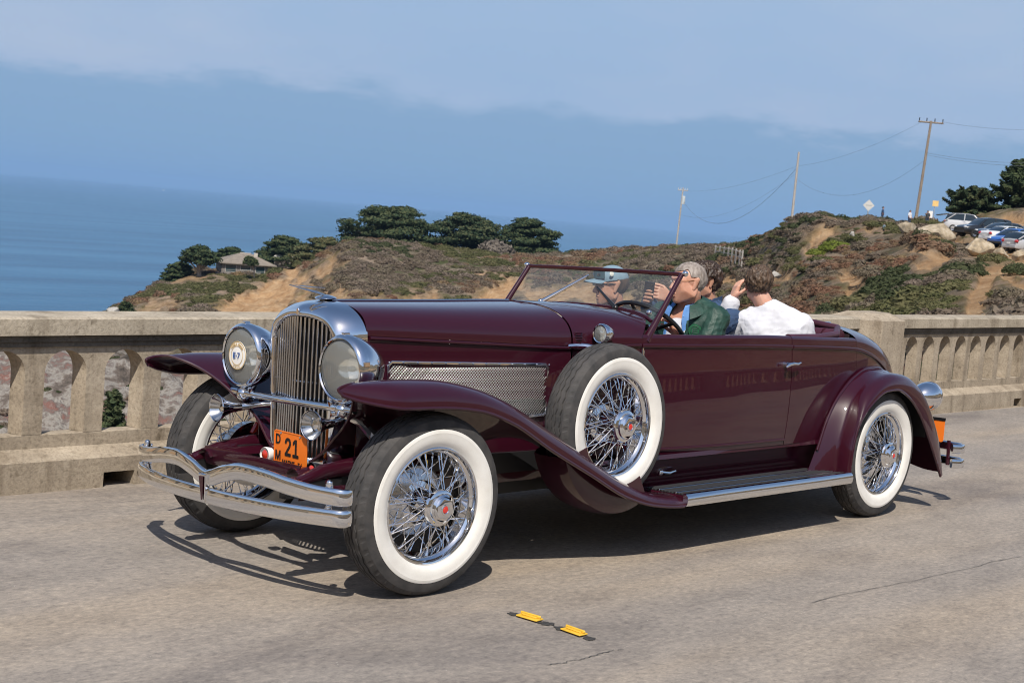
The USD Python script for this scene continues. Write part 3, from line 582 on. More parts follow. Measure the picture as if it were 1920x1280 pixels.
dh = both('door_handle', cat(tube([(2.84, -.67, .955), (2.84, -.705, .955)], [.016, .012], 10), tube([(2.815, -.712, .938), (2.84, -.716, .953), (2.88, -.718, .958), (2.93, -.716, .955), (2.965, -.712, .962)], [.006, .012, .010, .008, .006], 10)), 'chrome')
both('door_hinge', cat(*[trimesh.creation.cylinder(.010, .018, sections=12, transform=T(1.608, -.607, 1.03-.022*k)) for k in range(4)], tube([(1.608, -.607, 1.05), (1.608, -.607, .93)], .005, 8)), 'chrome')

# tail: crowned deck falling to the rear, down to the bumper irons
zc = pch([3.72, 3.9, 4.1, 4.3, 4.5, 4.66, 4.78, 4.84], [1.185, 1.182, 1.165, 1.125, 1.045, .945, .815, .70])
zb = pch([3.72, 4.1, 4.5, 4.84], [.475, .50, .52, .56])
P = []
for x in np.concatenate([np.linspace(3.722, 4.5, 14), np.linspace(4.56, 4.84, 10)]):
    w, top, bot, zm = float(bw(x)), float(zc(x)), float(zb(x)), float(bm(x))
    zs = min(zm + .045, top - .04); row = []
    for z in np.linspace(bot, zs, 14):
        q = (z-.86)/.40; y = w - (.030*q*q if z < .86 else .022*q*q*1.6); row.append((x, -y, z))
    y1 = -row[-1][1]
    for a in np.linspace(0, pi/2, 20)[1:]:
        row.append((x, -y1*math.cos(a)**(2/2.5), zs + (top-zs)*math.sin(a)**(2/2.1)))
    P.append(full(np.array(row)))
tail = grid(P)
endc = np.array(P[-1]); c0 = endc.mean(0) + [.02, 0, 0]
cap = trimesh.Trimesh(np.vstack([c0, endc]), [[0, 1+i, 2+i] for i in range(len(endc)-1)], process=False)
part('tail_body', cat(tail, cap), 'paint', car)
xx = np.linspace(2.93, 4.30, 34)
both('rear_moulding', strip([(x, -skin_y(x, bm(x))-.003, bm(x)) for x in xx], rsect(.018, .020, .006)), 'paint')
# the deck lid's raised outline and little chrome lift
part('deck_lift', cat(lathe([(0, .012), (.03, .010), (.036, 0)], 16)), 'chrome', car, M=T(4.06, -.20, float(zc(4.06))-.004) @ np.diag([1.3, .7, 1, 1]))

# sill and apron under the doors
ap = [[(x, -.640, .478), (x, -.648, .462), (x, -.610, .450), (x, -.575, .40), (x, -.555, .33), (x, -.55, .275)] for x in np.linspace(1.25, 3.45, 10)]
both('sill_apron', shell(ap, .006), 'paint')
both('tool_box_handle', cat(trimesh.creation.icosphere(2, .020).apply_translation((1.86, -.572, .372)), tube([(1.86, -.585, .372), (1.92, -.590, .366), (1.975, -.588, .374)], [.010, .009, .006], 8)), 'chrome')
part('chassis', cat(bx(-.25, 4.6, -.42, -.34, .42, .52), bx(-.25, 4.6, .34, .42, .42, .52), bx(.1, 4.4, -.34, .34, .30, .46), bx(-.02, 1.3, -.30, .30, .46, 1.0), bx(1.3, 3.3, -.54, .54, .28, .47), bx(3.3, 4.7, -.45, .45, .44, .56)), 'black_iron', car, smooth=False)

# running boards: chrome edge, rubber ribs with chrome strips
x0, x1 = 1.73, 3.385
both('running_board', cbox(x0, x1, -.838, -.555, .262, .292, .006), 'paint')
rib = []
for k in range(11):
    y = -.815 + .0225*k
    rib.append(cbox(x0+.01, x1-.03-.006*k, y-.0075, y+.0075, .292, .302, .002))
for s in (1, -1):
    for k, r_ in enumerate(rib): part('board_rib', r_ if s > 0 else flip(r_), 'rib_rubber' if k % 5 != 2 else 'satin_chrome', car, False)
both('board_edge', strip(np.array([(x, -.842, .272) for x in np.linspace(x0+.0, x1, 6)]), [(.012, -.034), (.020, -.022), (.024, 0), (.020, .018), (.008, .030), (-.010, .032), (-.010, -.034)]), 'chrome')

# front fenders
fo = pch([-.62, -.53, -.44, -.265, -.054, .177, .388, .668, .973, 1.272, 1.493, 1.735], [.918, .880, .853, .826, .822, .800, .738, .597, .455, .318, .262, .238])
fc = pch([-.62, -.5, -.232, -.031, .188, .399, .662, .86, 1.068, 1.283, 1.508, 1.735], [.921, .924, .937, .933, .902, .840, .717, .617, .508, .404, .322, .292])
fi = pch([-.62, -.4, -.1, .2, .5, .9, 1.3, 1.735], [.90, .85, .80, .73, .62, .50, .385, .285])       # inner valley
P = []
U = np.linspace(0, 1, 34)
QY = PchipInterpolator([0, .13, .26, .42, .60, .82, 1], [.70, .61, .53, .43, .31, .20, .13]); QD = PchipInterpolator([0, .13, .26, .42, .60, .82, 1], [0, .035, .095, .185, .280, .385, .435])
QX = PchipInterpolator([0, .13, .26, .42, .60, .82, 1], [-.445, -.375, -.300, -.230, -.185, -.190, -.205])
UX = PchipInterpolator([0, .08, .2, .30], [-.530, -.548, -.515, -.450])
smo = lambda t: (lambda s: s*s*(3-2*s))(min(1, max(0, t)))
for xb in np.concatenate([np.linspace(0, .3, 12), np.linspace(.3, 1, 30)[1:]]):
    row = []
    for u in U:
        xf = float(UX(u)) if u < .30 else float(QX((u-.30)/.70))
        x = xf + xb*(1.735-xf)
        zo, zk = float(fo(x)), float(fc(x))
        f = smo((x-.25)/.75); g_ = smo((x+.12)/.36); narrow = max(0, (-.30-x)/.32)
        if u < .30:
            ang = u/.30*pi/2
            y = -.700 - .142*(1-min(1, narrow*1.25)*.85)*math.cos(ang)**.9; z = zo + (zk-zo)*math.sin(ang)**.85
        else:
            q = (u-.30)/.70
            yf, zf = -float(QY(q)), zk - float(QD(q))
            yr = -.700 + (.700-.36-.14*f)*q; zr = (zk - (zk-.505)*(1-math.cos(q*pi/2))**1.05 - .02*q)*(1-f) + (zk - .055*math.sin(q*pi/2)*(1-.3*f) + .03*f*q)*f
            y, z = yf*(1-g_) + yr*g_, zf*(1-g_) + zr*g_
        row.append((x, y, z))
    P.append(row)
F_FRONT = np.array(P)
both('front_fender', shell(F_FRONT, .006), 'paint', None, 50)
edge = F_FRONT[:, 0] + [0, .004, -.001]
both('front_fender_bead', tube(edge, .0085, 8), 'paint')
fe = F_FRONT[0, :] + [.003, 0, -.002]
both('front_fender_lip', tube(fe, .007, 8), 'paint')
# splash shields between the fenders and the frame
both('splash_shield', shell([[(x, -.350 - .02*k/5, .36 + (float(fc(x))*.72 - .36 + .06)*k/5) for k in range(6)] for x in np.linspace(-.13, 1.22, 14)], .004), 'paint')
both('frame_cover', shell([[(x, -.335 - .06*math.sin(t), .43 + .085*math.cos(t)) for t in np.linspace(-.9, 2.2, 9)] for x in np.linspace(-.46, .5, 10)], .004), 'paint')
# well that carries the spare wheel
SX, SY, SZ = (BODYI @ np.array([1.294, -.632, .70, 1]))[:3]
a = np.linspace(pi*1.10, pi*1.66, 22)
P = [[(SX + r*math.cos(t), y, SZ + r*math.sin(t)) for (r, y) in ((.10, SY+.12), (.40, SY+.12), (.44, SY+.10), (.452, SY+.03), (.452, SY-.05), (.44, SY-.10), (.40, SY-.115), (.30, SY-.115))] for t in a]
both('spare_wheel_well', shell(P, -.005), 'paint')

# rear fenders: outer edge, crown and body flange
ro = [(3.385, .238), (3.40, .40), (3.455, .576), (3.59, .705), (3.775, .785), (3.90, .79), (4.02, .752), (4.20, .632), (4.375, .43), (4.55, .195)]
rc = [(3.37, .245), (3.39, .44), (3.455, .600), (3.565, .76), (3.78, .868), (3.92, .888), (4.06, .878), (4.27, .80), (4.46, .63), (4.60, .39), (4.63, .215)]
ri = [(3.20, .285), (3.28, .42), (3.37, .60), (3.49, .745), (3.66, .855), (3.83, .905), (4.0, .91), (4.2, .86), (4.42, .70), (4.58, .46), (4.63, .27)]
def resamp(c, n):
    c = np.array(c); d = np.r_[0, np.cumsum(np.linalg.norm(np.diff(c, axis=0), axis=1))]; d /= d[-1]
    t = np.linspace(0, 1, n); return np.stack([PchipInterpolator(d, c[:, k])(t) for k in range(2)], 1)
n = 40; O, C, I = resamp(ro, n), resamp(rc, n), resamp(ri, n)
P = []
for k in range(n):
    row = []
    x_in = min(.655, float(bw(min(I[k, 0], 4.7))) - .0)
    for q in np.linspace(0, 1, 12):
        ang = q*pi/2
        w_o = math.cos(ang); row.append((O[k, 0] + (C[k, 0]-O[k, 0])*math.sin(ang), -.745 - .097*math.cos(ang)**.8, O[k, 1] + (C[k, 1]-O[k, 1])*math.sin(ang)**.9))
    for q in np.linspace(0, 1, 10)[1:]:
        s = q*q*(3-2*q); row.append((C[k, 0] + (I[k, 0]-C[k, 0])*q, -.745 + (.745-x_in)*q**.9, C[k, 1] + (I[k, 1]-C[k, 1])*s))
    P.append(row)
R_F = np.array(P)
both('rear_fender', shell(R_F, .006), 'paint', None, 50)
both('rear_fender_bead', tube(R_F[:, 0] + [0, .004, 0], .0085, 8), 'paint')
both('rear_fender_welt', tube(R_F[3:, -1] + [0, -.012, 0], .009, 8), 'paint')
# inner wheel houses
a = np.linspace(.04*pi, 1.0*pi, 22)
both('wheel_house', shell([[(WB + .48*math.cos(t), y, .40 + .47*math.sin(t)) for y in (-.80, -.56, -.50)] + [(WB + .2*math.cos(t), -.49, .40+.2*math.sin(t))] for t in a], .004), 'black_iron')

# radiator shell, grille bars, core
def arch(w, zt, zs, zbm, n=20):
    """outline from bottom near side, up, over, to bottom far side"""
    a = np.linspace(0, pi/2, n)
    h = [(-w*1.0*(.86 + .14*min(1, (z-zbm)/(zs-zbm))), z) for z in np.linspace(zbm, zs, 10)] + [(-w*math.cos(t)**(2/2.35), zs + (zt-zs)*math.sin(t)**(2/2.35)) for t in a[1:]]
    h = np.array(h); o = h[::-1][1:]*[-1, 1]
    return np.vstack([h, o])
rows = []
for x, w, zt, zs in ((-.030, .296, 1.240, 1.07), (-.075, .290, 1.236, 1.07), (-.115, .278, 1.228, 1.065), (-.148, .262, 1.214, 1.06), (-.168, .246, 1.196, 1.055), (-.176, .232, 1.178, 1.05), (-.172, .222, 1.166, 1.045), (-.150, .220, 1.162, 1.043)):
    o = arch(w, zt, zs, .49)
    prow = .030*np.maximum(0, 1-np.abs(o[:, 0])/.16)**1.4 * np.clip((o[:, 1]-.9)/.2, 0, 1) * (1 if x < -.06 else 0)*(min(1, (-.06-x)/.08))
    rows.append(np.stack([np.full(len(o), x)-prow, o[:, 0], o[:, 1]], 1))
shellm = shell(np.array(rows), .002)
part('radiator_shell', shellm, 'chrome', car, 60)
part('radiator_core', cat(bx(-.11, -.05, -.225, .225, .47, 1.15)), 'dark_void', car, False)
def grille_top(y): return 1.045 + (1.166-1.045)*(max(0, 1-(abs(y)/.222)**2.35))**(1/2.35) - .004
nb = 9
for s in (-1, 1):
    for k in range(nb):
        y = s*(.012 + .0245*k)
        xg = -.196 + .052*(abs(y)/.22)**1.1
        e = [(.0058*math.cos(t), .0066*math.sin(t)) for t in np.linspace(0, 2*pi, 9)[:-1]]
        zt = grille_top(y); lo = .498
        P = [[(xg + a_, y + b_, z) for a_, b_ in e] for z in (lo, .7, .9, zt)]
        part('grille_bar', grid(P, cv=True), 'grille_chrome', car, 60)
part('grille_sill', tube([(-.150, -.205, .505), (-.19, -.09, .50), (-.202, 0, .498), (-.19, .09, .50), (-.150, .205, .505)], .014, 10), 'chrome', car)
part('grille_tie', tube([(-.14, -.215, .86), (-.182, 0, .86), (-.14, .215, .86)], .005, 8), 'chrome', car)
# cap and winged ornament
cap_ = part('radiator_cap', moved(lathe([(0, .016), (.026, .011), (.045, .005), (.052, -.001), (.046, -.006), (.028, -.012), (.028, -.03)], 28), T(-.045, 0, 1.252) @ rot(-.03, [0, 1, 0])), 'chrome', car)
wing = cat(tube([(-.055, 0, 1.266), (-.10, 0, 1.277), (-.16, 0, 1.288), (-.262, 0, 1.308)], [.004, .005, .004, .002], 8),
           hull([(-.262, 0, 1.310), (-.10, -.050, 1.302), (-.085, -.048, 1.299), (-.20, 0, 1.303), (-.12, -.02, 1.298)]), hull([(-.262, 0, 1.310), (-.10, .050, 1.302), (-.085, .048, 1.299), (-.20, 0, 1.303), (-.12, .02, 1.298)]))
part('mascot', wing, 'satin_chrome', cap_, False)
part('shell_emblem', moved(lathe([(0, .004), (.012, .004), (.016, 0)], 16, 'x'), T(-.205, 0, 1.185) @ np.diag([1, .6, 1.2, 1])), 'chrome', car)

# headlights
def headlight(s):
    M = T(-.236, s*.371, .951)
    h = empty('headlight', car, M=M)
    part('lamp_bowl', lathe([(.150, -.012), (.150, -.045), (.143, -.075), (.128, -.115), (.098, -.165), (.055, -.205), (.018, -.222), (0, -.224)], 48, 'x'), 'chrome', h)
    part('lamp_rim', lathe([(.134, .014), (.139, .020), (.147, .016), (.154, .004), (.157, -.014), (.155, -.030), (.150, -.034)], 48, 'x'), 'chrome', h)
    part('reflector', lathe([(.134, .008), (.125, -.030), (.100, -.085), (.060, -.130), (.022, -.148), (0, -.15)], 40, 'x'), 'silver', h)
    part('lens', lathe([(0, .030), (.05, .027), (.09, .021), (.12, .012), (.135, .006)], 40, 'x'), 'lamp_glass', h)
    part('bulb', moved(trimesh.creation.icosphere(2, .014), T(.06, 0, 0) @ np.diag([1.6, 1, 1, 1])), 'white_enamel', h)
    for c_ in (cbox(-.004, .030, -.012, .012, .150, .164, .003), cbox(-.004, .030, -.158, -.146, .020, .045, .003)): part('lamp_clip', c_, 'chrome', h, False)
    part('lamp_post', cat(tube([(.07, 0, -.128), (.06, 0, -.16), (.03, 0, -.185)], [.026, .020, .026], 14), trimesh.creation.icosphere(2, .034).apply_translation((.025, 0, -.185))), 'chrome', h)
    if s > 0:
        bd = empty('badge', h) if False else None
        b = part('paper_badge', lathe([(0, .0345), (.068, .031), (.068, .029)], 40, 'x'), 'white_enamel', h)
        b.SetCustomDataByKey('label', 'round paper badge behind the lamp glass')
        part('badge_ring', lathe([(.044, .0345), (.046, .0350), (.047, .0345)], 40, 'x'), 'gold_print', h)
        part('badge_rim', lathe([(.064, .0325), (.066, .033), (.068, .0322)], 40, 'x'), 'gold_print', h)
        t = meshkit.text_mesh('E·7', .027, .001, True); t.apply_translation([-t.bounds[:, 0].mean(), -t.bounds[:, 1].mean(), 0])
        # text plane faces -x (forward): its right is -y... seen from the front, reading direction is towards +y reversed
        t.apply_transform(np.array([[0, 0, -1, -.0365], [-1, 0, 0, 0], [0, 1, 0, 0], [0, 0, 0, 1.0]])); part('badge_number', t, 'blue_print', h, False)
        ring = []
        for word, a0, a1, up in (("PEBBLE BEACH", 2.45, .69, 1), ("TOUR", 4.30, 5.12, -1)):
            for k, chx in enumerate(word):
                if chx == ' ': continue
                al = a0 + (a1-a0)*k/(len(word)-1)
                g = meshkit.text_mesh(chx, .010, .001, True); g.apply_translation([-g.bounds[:, 0].mean(), -.005, 0])
                g.apply_transform(T(.055*math.cos(al), .055*math.sin(al), 0) @ rot(al - pi/2*up, [0, 0, 1]))
                g.apply_transform(np.array([[0, 0, -1, -.0345], [-1, 0, 0, 0], [0, 1, 0, 0], [0, 0, 0, 1.0]])); ring.append(g)
        tag(part('badge_lettering', cat(*ring), 'gold_print', h, False), kind='stuff')
    return h
headlight(1).SetCustomDataByKey('label', 'far headlight with a round paper badge reading E 7')
headlight(-1)
part('lamp_bar', cat(tube([(-.225, y, .772 - .004*math.cos(y*4)) for y in np.linspace(-.46, .46, 14)], .0165, 12), *[trimesh.creation.icosphere(2, .036).apply_transform(T(-.22, s*.371, .765)) for s in (-1, 1)],
     *[tube([(-.225, s*.30, .772), (-.24, s*.30, .80)], .012, 8) for s in (-1, 1)], *[tube([(-.22, s*.371, .765), (-.15, s*.42, .72), (-.10, s*.45, .66)], [.03, .026, .03], 10) for s in (-1, 1)]), 'chrome', car)
for s, X in ((1, -.335), (-1, -.335)):
    hn = empty('horn', car, M=T(X, s*.352, .705) @ rot(-.10*s, [0, 0, 1]))
    part('horn_bell', lathe([(.064, .050), (.066, .052), (.067, .049), (.060, .036), (.042, .010), (.026, -.03), (.018, -.08)], 32, 'x'), 'chrome', hn)
    part('horn_throat', lathe([(.062, .048), (.050, .026), (.032, .004), (.030, .0), (0, -.002)], 32, 'x'), 'satin_chrome', hn)
    part('horn_grid', lathe([(.026, .018), (.020, .026), (0, .030)], 24, 'x'), 'chrome', hn)
    part('horn_tube', cat(tube([(.08, 0, 0), (.16, -.02*s, .01), (.22, -.06*s, .02), (.26, -.12*s, .03)], [.018, .015, .015, .013], 12)), 'chrome', hn)

# front plate with its lettering
PL = empty('number_plate', car, M=T(-.36, -.190, .572) @ rot(.03, [1, 0, 0]) @ rot(-.05, [0, 1, 0]))
pw, ph = .236, .158
r_ = Polygon(rsect(pw, ph, .014)); rr = extr(r_, .003)
TX = np.array([[0, 0, -1, 0], [-1, 0, 0, 0], [0, 1, 0, 0], [0, 0, 0, 1.0]])
def on_plate(m, dz=.0): m = m.copy(); m.apply_translation([0, 0, dz]); m.apply_transform(TX); return m
def plate_text(P_):
    part('plate_panel', on_plate(rr), 'orange', P_, False)
    part('plate_rim', on_plate(strip([(a_, b_, .003) for a_, b_ in rsect(pw-.004, ph-.004, .012)], [(-.0025, -.002), (.0025, -.002), (.0025, .002), (-.0025, .002)], closed=True)), 'orange', P_, False)
    def txt(s, h, cx, cy, sx=1.0):
        t = meshkit.text_mesh(s, h, .0022, True); b = t.bounds
        t.apply_translation([-b[:, 0].mean(), -b[:, 1].mean(), 0]); t.apply_scale([sx, 1, 1]); t.apply_translation([cx, cy, .0032])
        part('plate_lettering', on_plate(t), 'plate_black', P_, False)
    txt('D', .042, -.088, .040, .95); txt('M', .042, -.088, -.034, .85); txt('21', .078, .012, .012, .80); txt('MAINE', .021, -.010, -.060, .95); txt('34', .021, .074, -.060, .95)
plate_text(PL)
part('plate_bolts', on_plate(cat(*[moved(lathe([(0, .004), (.004, .004), (.006, 0)], 12), T(px, py, .003)) for px in (-.07, .07) for py in (.068,)])), 'chrome', PL)
for y, z in ((-.018, .53), (-.36, .505)):
    tl = empty('reflector_lamp', car, M=T(-.37, y, z))
    part('lamp_case', lathe([(.034, .006), (.036, 0), (.030, -.03), (0, -.04)], 24, 'x'), 'white_enamel' if y > -.1 else 'steel', tl)
    part('lamp_lens', lathe([(0, .012), (.014, .010), (.022, .004)], 24, 'x'), 'red_lens', tl)

# bumpers
def bump_bar(zf, xf, r):
    ys = np.linspace(-.748, .748, 61)
    path = [(xf(y), y, zf(y)) for y in ys]
    # curled ends
    for s, L in ((1, path), ):
        e = path[-1]; curl = [(e[0]+.022*math.sin(t)+.004, e[1]+.022*(1-math.cos(t))*.0 + .030*math.sin(t/2)*.6, e[2]) for t in np.linspace(.4, pi, 5)]
        path = path + [(e[0]+.016, e[1]+.012, e[2]), (e[0]+.034, e[1]+.010, e[2]), (e[0]+.050, e[1]-.006, e[2])]
        b_ = path[0]; path = [(b_[0]+.050, b_[1]+.006, b_[2]), (b_[0]+.034, b_[1]-.010, b_[2]), (b_[0]+.016, b_[1]-.012, b_[2])] + path
    return path
bar_s = [(.004, -.028), (-.005, -.0365), (-.012, -.0365), (-.0175, -.030), (-.0205, -.016), (-.0215, 0), (-.0205, .016), (-.0175, .030), (-.012, .0365), (-.005, .0365), (.004, .028)]
xf = lambda y: -.665 + .135*(abs(y)/.745)**2.4
ztop = pch([-.80, -.66, -.52, -.38, -.25, -.12, -.03, 0, .03, .12, .25, .38, .52, .66, .80], [.452, .458, .474, .495, .503, .478, .447, .442, .447, .478, .503, .495, .474, .458, .452])
part('front_bumper_bar', strip(bump_bar(ztop, xf, .03), bar_s), 'chrome', car, 50)
part('front_bumper_bar', strip(bump_bar(lambda y: .366, xf, .03), bar_s), 'chrome', car, 50)
vb = hull([(-.693, -.030, .462), (-.693, .030, .462), (-.700, -.026, .46), (-.700, .026, .46), (-.690, -.012, .335), (-.690, .012, .335), (-.665, -.025, .46), (-.665, .025, .46), (-.665, 0, .335)])
be = part('bumper_emblem', vb, 'chrome', car, False)
part('emblem_enamel', hull([(-.7035, -.017, .452), (-.7035, .017, .452), (-.6955, -.005, .348), (-.6955, .005, .348), (-.70, 0, .452), (-.695, 0, .345)]), 'paint', be, False)
for zz in (.497, .398): both('bumper_bolt', cat(trimesh.creation.cylinder(.017, .022, sections=14, transform=T(-.540, -.69, zz-.004)), trimesh.creation.icosphere(2, .014).apply_translation((-.540, -.69, zz+.010))), 'chrome')
both('bumper_iron', cat(bx(-.56, -.15, -.42, -.38, .40, .47)), 'black_iron', None, False)
part('front_apron', shell([[(-.34 - .10*math.cos(t*.5), y, .50 - .10*math.sin(t)*.6) for t in np.linspace(-.5, 1.6, 7)] for y in np.linspace(-.36, .36, 9)], .005), 'paint', car)
part('front_apron_roll', tube([(-.44+.12*(y/.42)**2, y, .455) for y in np.linspace(-.42, .42, 15)], .02, 10), 'paint', car)
both('frame_horn', cat(tube([(-.50, -.40, .46), (-.35, -.40, .50), (-.1, -.40, .52), (.2, -.40, .50)], [.022, .035, .045, .05], 12), trimesh.creation.icosphere(2, .035).apply_translation((-.50, -.40, .455))), 'paint')
both('shock_arm', cat(trimesh.creation.cylinder(.06, .06, sections=24, transform=T(.02, -.42, .56) @ rot(pi/2, [1, 0, 0])), tube([(.02, -.46, .56), (-.15, -.47, .53), (-.18, -.48, .40)], .016, 8)), 'paint')
both('shock_link', tube([(-.03, -.50, .60), (-.06, -.50, .55)], .018, 8), 'red_lens')
# rear bumper, tail lamp, rear plate
xr = lambda y: 5.06 - .10*(abs(y)/.8)**2.2
for z in (.352, .252):
    path = [(xr(y), y, z) for y in np.linspace(.76, -.76, 41)]; e = path[-1]; b_ = path[0]
    path = [(b_[0]-.12, b_[1]-.01, z), (b_[0]-.07, b_[1]+.02, z), (b_[0]-.03, b_[1]+.02, z)] + path + [(e[0]-.03, e[1]-.02, z), (e[0]-.07, e[1]-.02, z), (e[0]-.12, e[1]+.01, z)]
    part('rear_bumper_bar', strip(path, [(a_*1.2, b_*.85) for a_, b_ in bar_s]), 'chrome', car, 50)
both('rear_bumper_iron', cat(bx(4.4, 5.02, -.44, -.40, .30, .36), tube([(4.99, -.66, .39), (4.99, -.66, .22)], .013, 8)), 'paint', None, False)
for s in (-1, 1):
    tl = empty('tail_lamp', car, M=T(4.74, s*.60, .70))
    part('lamp_bowl', lathe([(0, .128), (.034, .120), (.067, .09), (.089, .045), (.096, 0), (.094, -.03)], 32, 'x'), 'chrome', tl)
    part('lamp_ring', lathe([(.094, -.03), (.098, -.035), (.096, -.048), (.07, -.052)], 32, 'x'), 'chrome', tl)
    part('lamp_lens', lathe([(.07, -.05), (.04, -.06), (0, -.064)], 32, 'x'), 'red_lens', tl)
    part('lamp_bracket', cat(tube([(.02, 0, -.08), (-.02, s*-.04, -.12), (-.10, s*-.10, -.16)], .014, 8), tube([(.03, 0, -.085), (.03, 0, -.11)], .012, 8)), 'paint', tl)
RP = empty('rear_number_plate', car, M=T(4.79, -.60, .475) @ rot(pi, [0, 0, 1]) @ rot(-.06, [0, 1, 0]))
plate_text(RP)
part('plate_frame', on_plate(cat(bx(-pw/2-.004, pw/2+.004, ph/2-.014, ph/2+.006, -.004, .006))), 'bakelite', RP, False)
part('rear_plate_bracket', cat(bx(4.62, 4.82, -.61, -.59, .46, .50)), 'black_iron', car, False)

# windscreen
TLc, BLc = np.array([1.955, -.567, 1.444]), np.array([1.662, -.575, 1.080])
top_ = np.stack([np.full(9, 1.955), np.linspace(-.567, .567, 9), 1.444 + .004*np.cos(np.linspace(-1.5, 1.5, 9))], 1)
part('windscreen_post', tube([BLc, BLc*.75+TLc*.25, BLc*.4+TLc*.6, TLc], [.026, .019, .015, .014], 12), 'paint', car)
part('windscreen_post', tube([BLc*[1, -1, 1], (BLc*.75+TLc*.25)*[1, -1, 1], (BLc*.4+TLc*.6)*[1, -1, 1], TLc*[1, -1, 1]], [.026, .019, .015, .014], 12), 'paint', car)
part('windscreen_frame', strip(top_, rsect(.020, .022, .006)), 'paint', car)
slope = (TLc[0]-BLc[0])/(TLc[2]-BLc[2])
yb = np.linspace(-.545, .545, 21); zbv = []
for y in yb:
    # meet the cowl's top: x on the glass plane
    for z in np.linspace(1.05, 1.30, 251):
        x = BLc[0] + (z-BLc[2])*slope
        xq = min(x, 1.8); top = (bm(xq)+.012) + (bt(xq)-bm(xq)-.012)*max(0, 1-(min(abs(y), bw(xq))/bw(xq))**SUP)**(1/SUP)
        if z >= top: break
    zbv.append(z + .006)
low = np.array([(BLc[0]+(z-BLc[2])*slope, y, z) for y, z in zip(yb, zbv)])
part('windscreen_sill', strip(low, rsect(.018, .020, .006)), 'paint', car)
part('windscreen_glass', grid([low, np.array([(BLc[0]+(1.442-BLc[2])*slope, y, 1.442) for y in yb])]), 'pane', car, False)
both('windscreen_knob', cat(trimesh.creation.icosphere(2, .017).apply_translation(TLc + [.004, -.022, .006]), tube([TLc + [0, -.0, 0], TLc + [.004, -.022, .006]], .010, 8)), 'chrome')
both('windscreen_bracket', trimesh.creation.icosphere(2, .016).apply_translation((1.775, -.50, 1.232)), 'chrome')
def gp(y, z, o=-.012): return np.array([BLc[0]+(z-BLc[2])*slope + o, y, z])
def wiper(name, a_, b_, m):
    a_, b_ = np.array(a_), np.array(b_); d = b_-a_
    return part(name, cat(tube([a_ - d*.02, a_, a_+d*.5, b_], [.010, .012, .008, .006], 8), tube([a_+d*.25, a_+d*1.05], .005, 6), trimesh.creation.icosphere(2, .018).apply_translation(a_)), m, car)
wiper('wiper', gp(.30, 1.245), gp(.075, 1.405), 'chrome'); wiper('wiper', gp(-.26, 1.243), gp(-.055, 1.345), 'bakelite')
# cowl lamps
for s in (-1, 1):
    cl = empty('cowl_lamp', car, M=T(1.320, s*.555, 1.122))
    part('lamp_bowl', lathe([(.050, -.004), (.050, -.020), (.040, -.055), (.022, -.085), (0, -.095)], 28, 'x'), 'chrome', cl)
    part('lamp_rim', lathe([(.042, .008), (.047, .010), (.052, .002), (.052, -.010)], 28, 'x'), 'chrome', cl)
    part('reflector', lathe([(.042, .004), (.034, -.02), (.018, -.04), (0, -.045)], 24, 'x'), 'silver', cl)
    part('lens', lathe([(0, .014), (.025, .011), (.042, .005)], 28, 'x'), 'lamp_glass', cl)
    part('lamp_stem', tube([(.03, 0, -.03), (.03, s*-.005, -.07), (.03, s*-.02, -.09)], [.012, .010, .018], 8), 'chrome', cl)
both('spare_strap', cat(tube([(1.20, -.45, 1.050), (1.215, -.49, 1.056), (1.235, -.53, 1.056), (1.25, -.56, 1.052)], .014, 8)), 'chrome')

# cockpit: floor, dash, seats, steering wheel
part('cockpit_floor', cat(bx(1.3, 3.7, -.60, .60, .50, .53), bx(1.66, 1.69, -.56, .56, .55, 1.14), bx(3.70, 3.715, -.58, .58, .5, 1.12)), 'carpet', car, False)
part('dashboard', cat(cbox(1.72, 1.76, -.56, .56, .90, 1.17, .01)), 'satin_chrome', car, False)
def cushion(x0, x1, y0, y1, z0, z1, lean, name, r=.05):
    nx = 14; P = []
    n = max(3, int((y1-y0)/.10)); out = []
    for k in range(n):
        a_, b_ = y0 + (y1-y0)*k/n, y0 + (y1-y0)*(k+1)/n
        m = hull([(x + sx*0, y, z) for x in (x0, x1) for y in (a_+.004, b_-.004) for z in (z0+.03, z1-.03)] + [(x, y, z) for x in (x0+.03, x1-.03) for y in (a_+.012, b_-.012) for z in (z0, z1)] if (sx := 1) else [])
        v = m.vertices.copy(); v[:, 0] += (v[:, 2]-z0)*lean; m.vertices = v; out.append(m)
    return part(name, cat(*out), 'leather', car, 50)
cushion(2.05, 2.55, -.56, .56, .53, .72, 0, 'front_seat'); cushion(2.50, 2.64, -.57, .57, .66, 1.105, .16, 'front_seat_back')
cushion(3.05, 3.50, -.54, .54, .53, .74, 0, 'rear_seat'); cushion(3.46, 3.58, -.56, .56, .70, 1.150, .28, 'rear_seat_back')
part('cockpit_coaming', tube([(2.93, -.635, 1.105), (3.3, -.62, 1.105), (3.55, -.585, 1.12), (3.70, -.50, 1.155), (3.735, -.30, 1.175), (3.74, 0, 1.182), (3.735, .30, 1.175), (3.70, .50, 1.155), (3.55, .585, 1.12), (3.3, .62, 1.105), (2.93, .635, 1.105)], .022, 10), 'leather', car)
axis = np.array([.62, 0, .78]); ctr = np.array([1.955, -.36, 1.145])
e1 = np.array([0, 1.0, 0]); e2 = np.cross(axis, e1)
sw = empty('steering_wheel', car)
ring = [ctr + .215*(math.cos(t)*e1 + math.sin(t)*e2) for t in np.linspace(0, 2*pi, 49)[:-1]]
part('wheel_rim', tube(ring, .0125, 10, closed=True), 'bakelite', sw)
part('wheel_spoke', cat(*[tube([ctr - axis*.03, ctr + .20*(math.cos(t)*e1 + math.sin(t)*e2)], [.015, .009], 8) for t in (.25, pi-.25, 1.5*pi, pi/2)]), 'bakelite', sw)
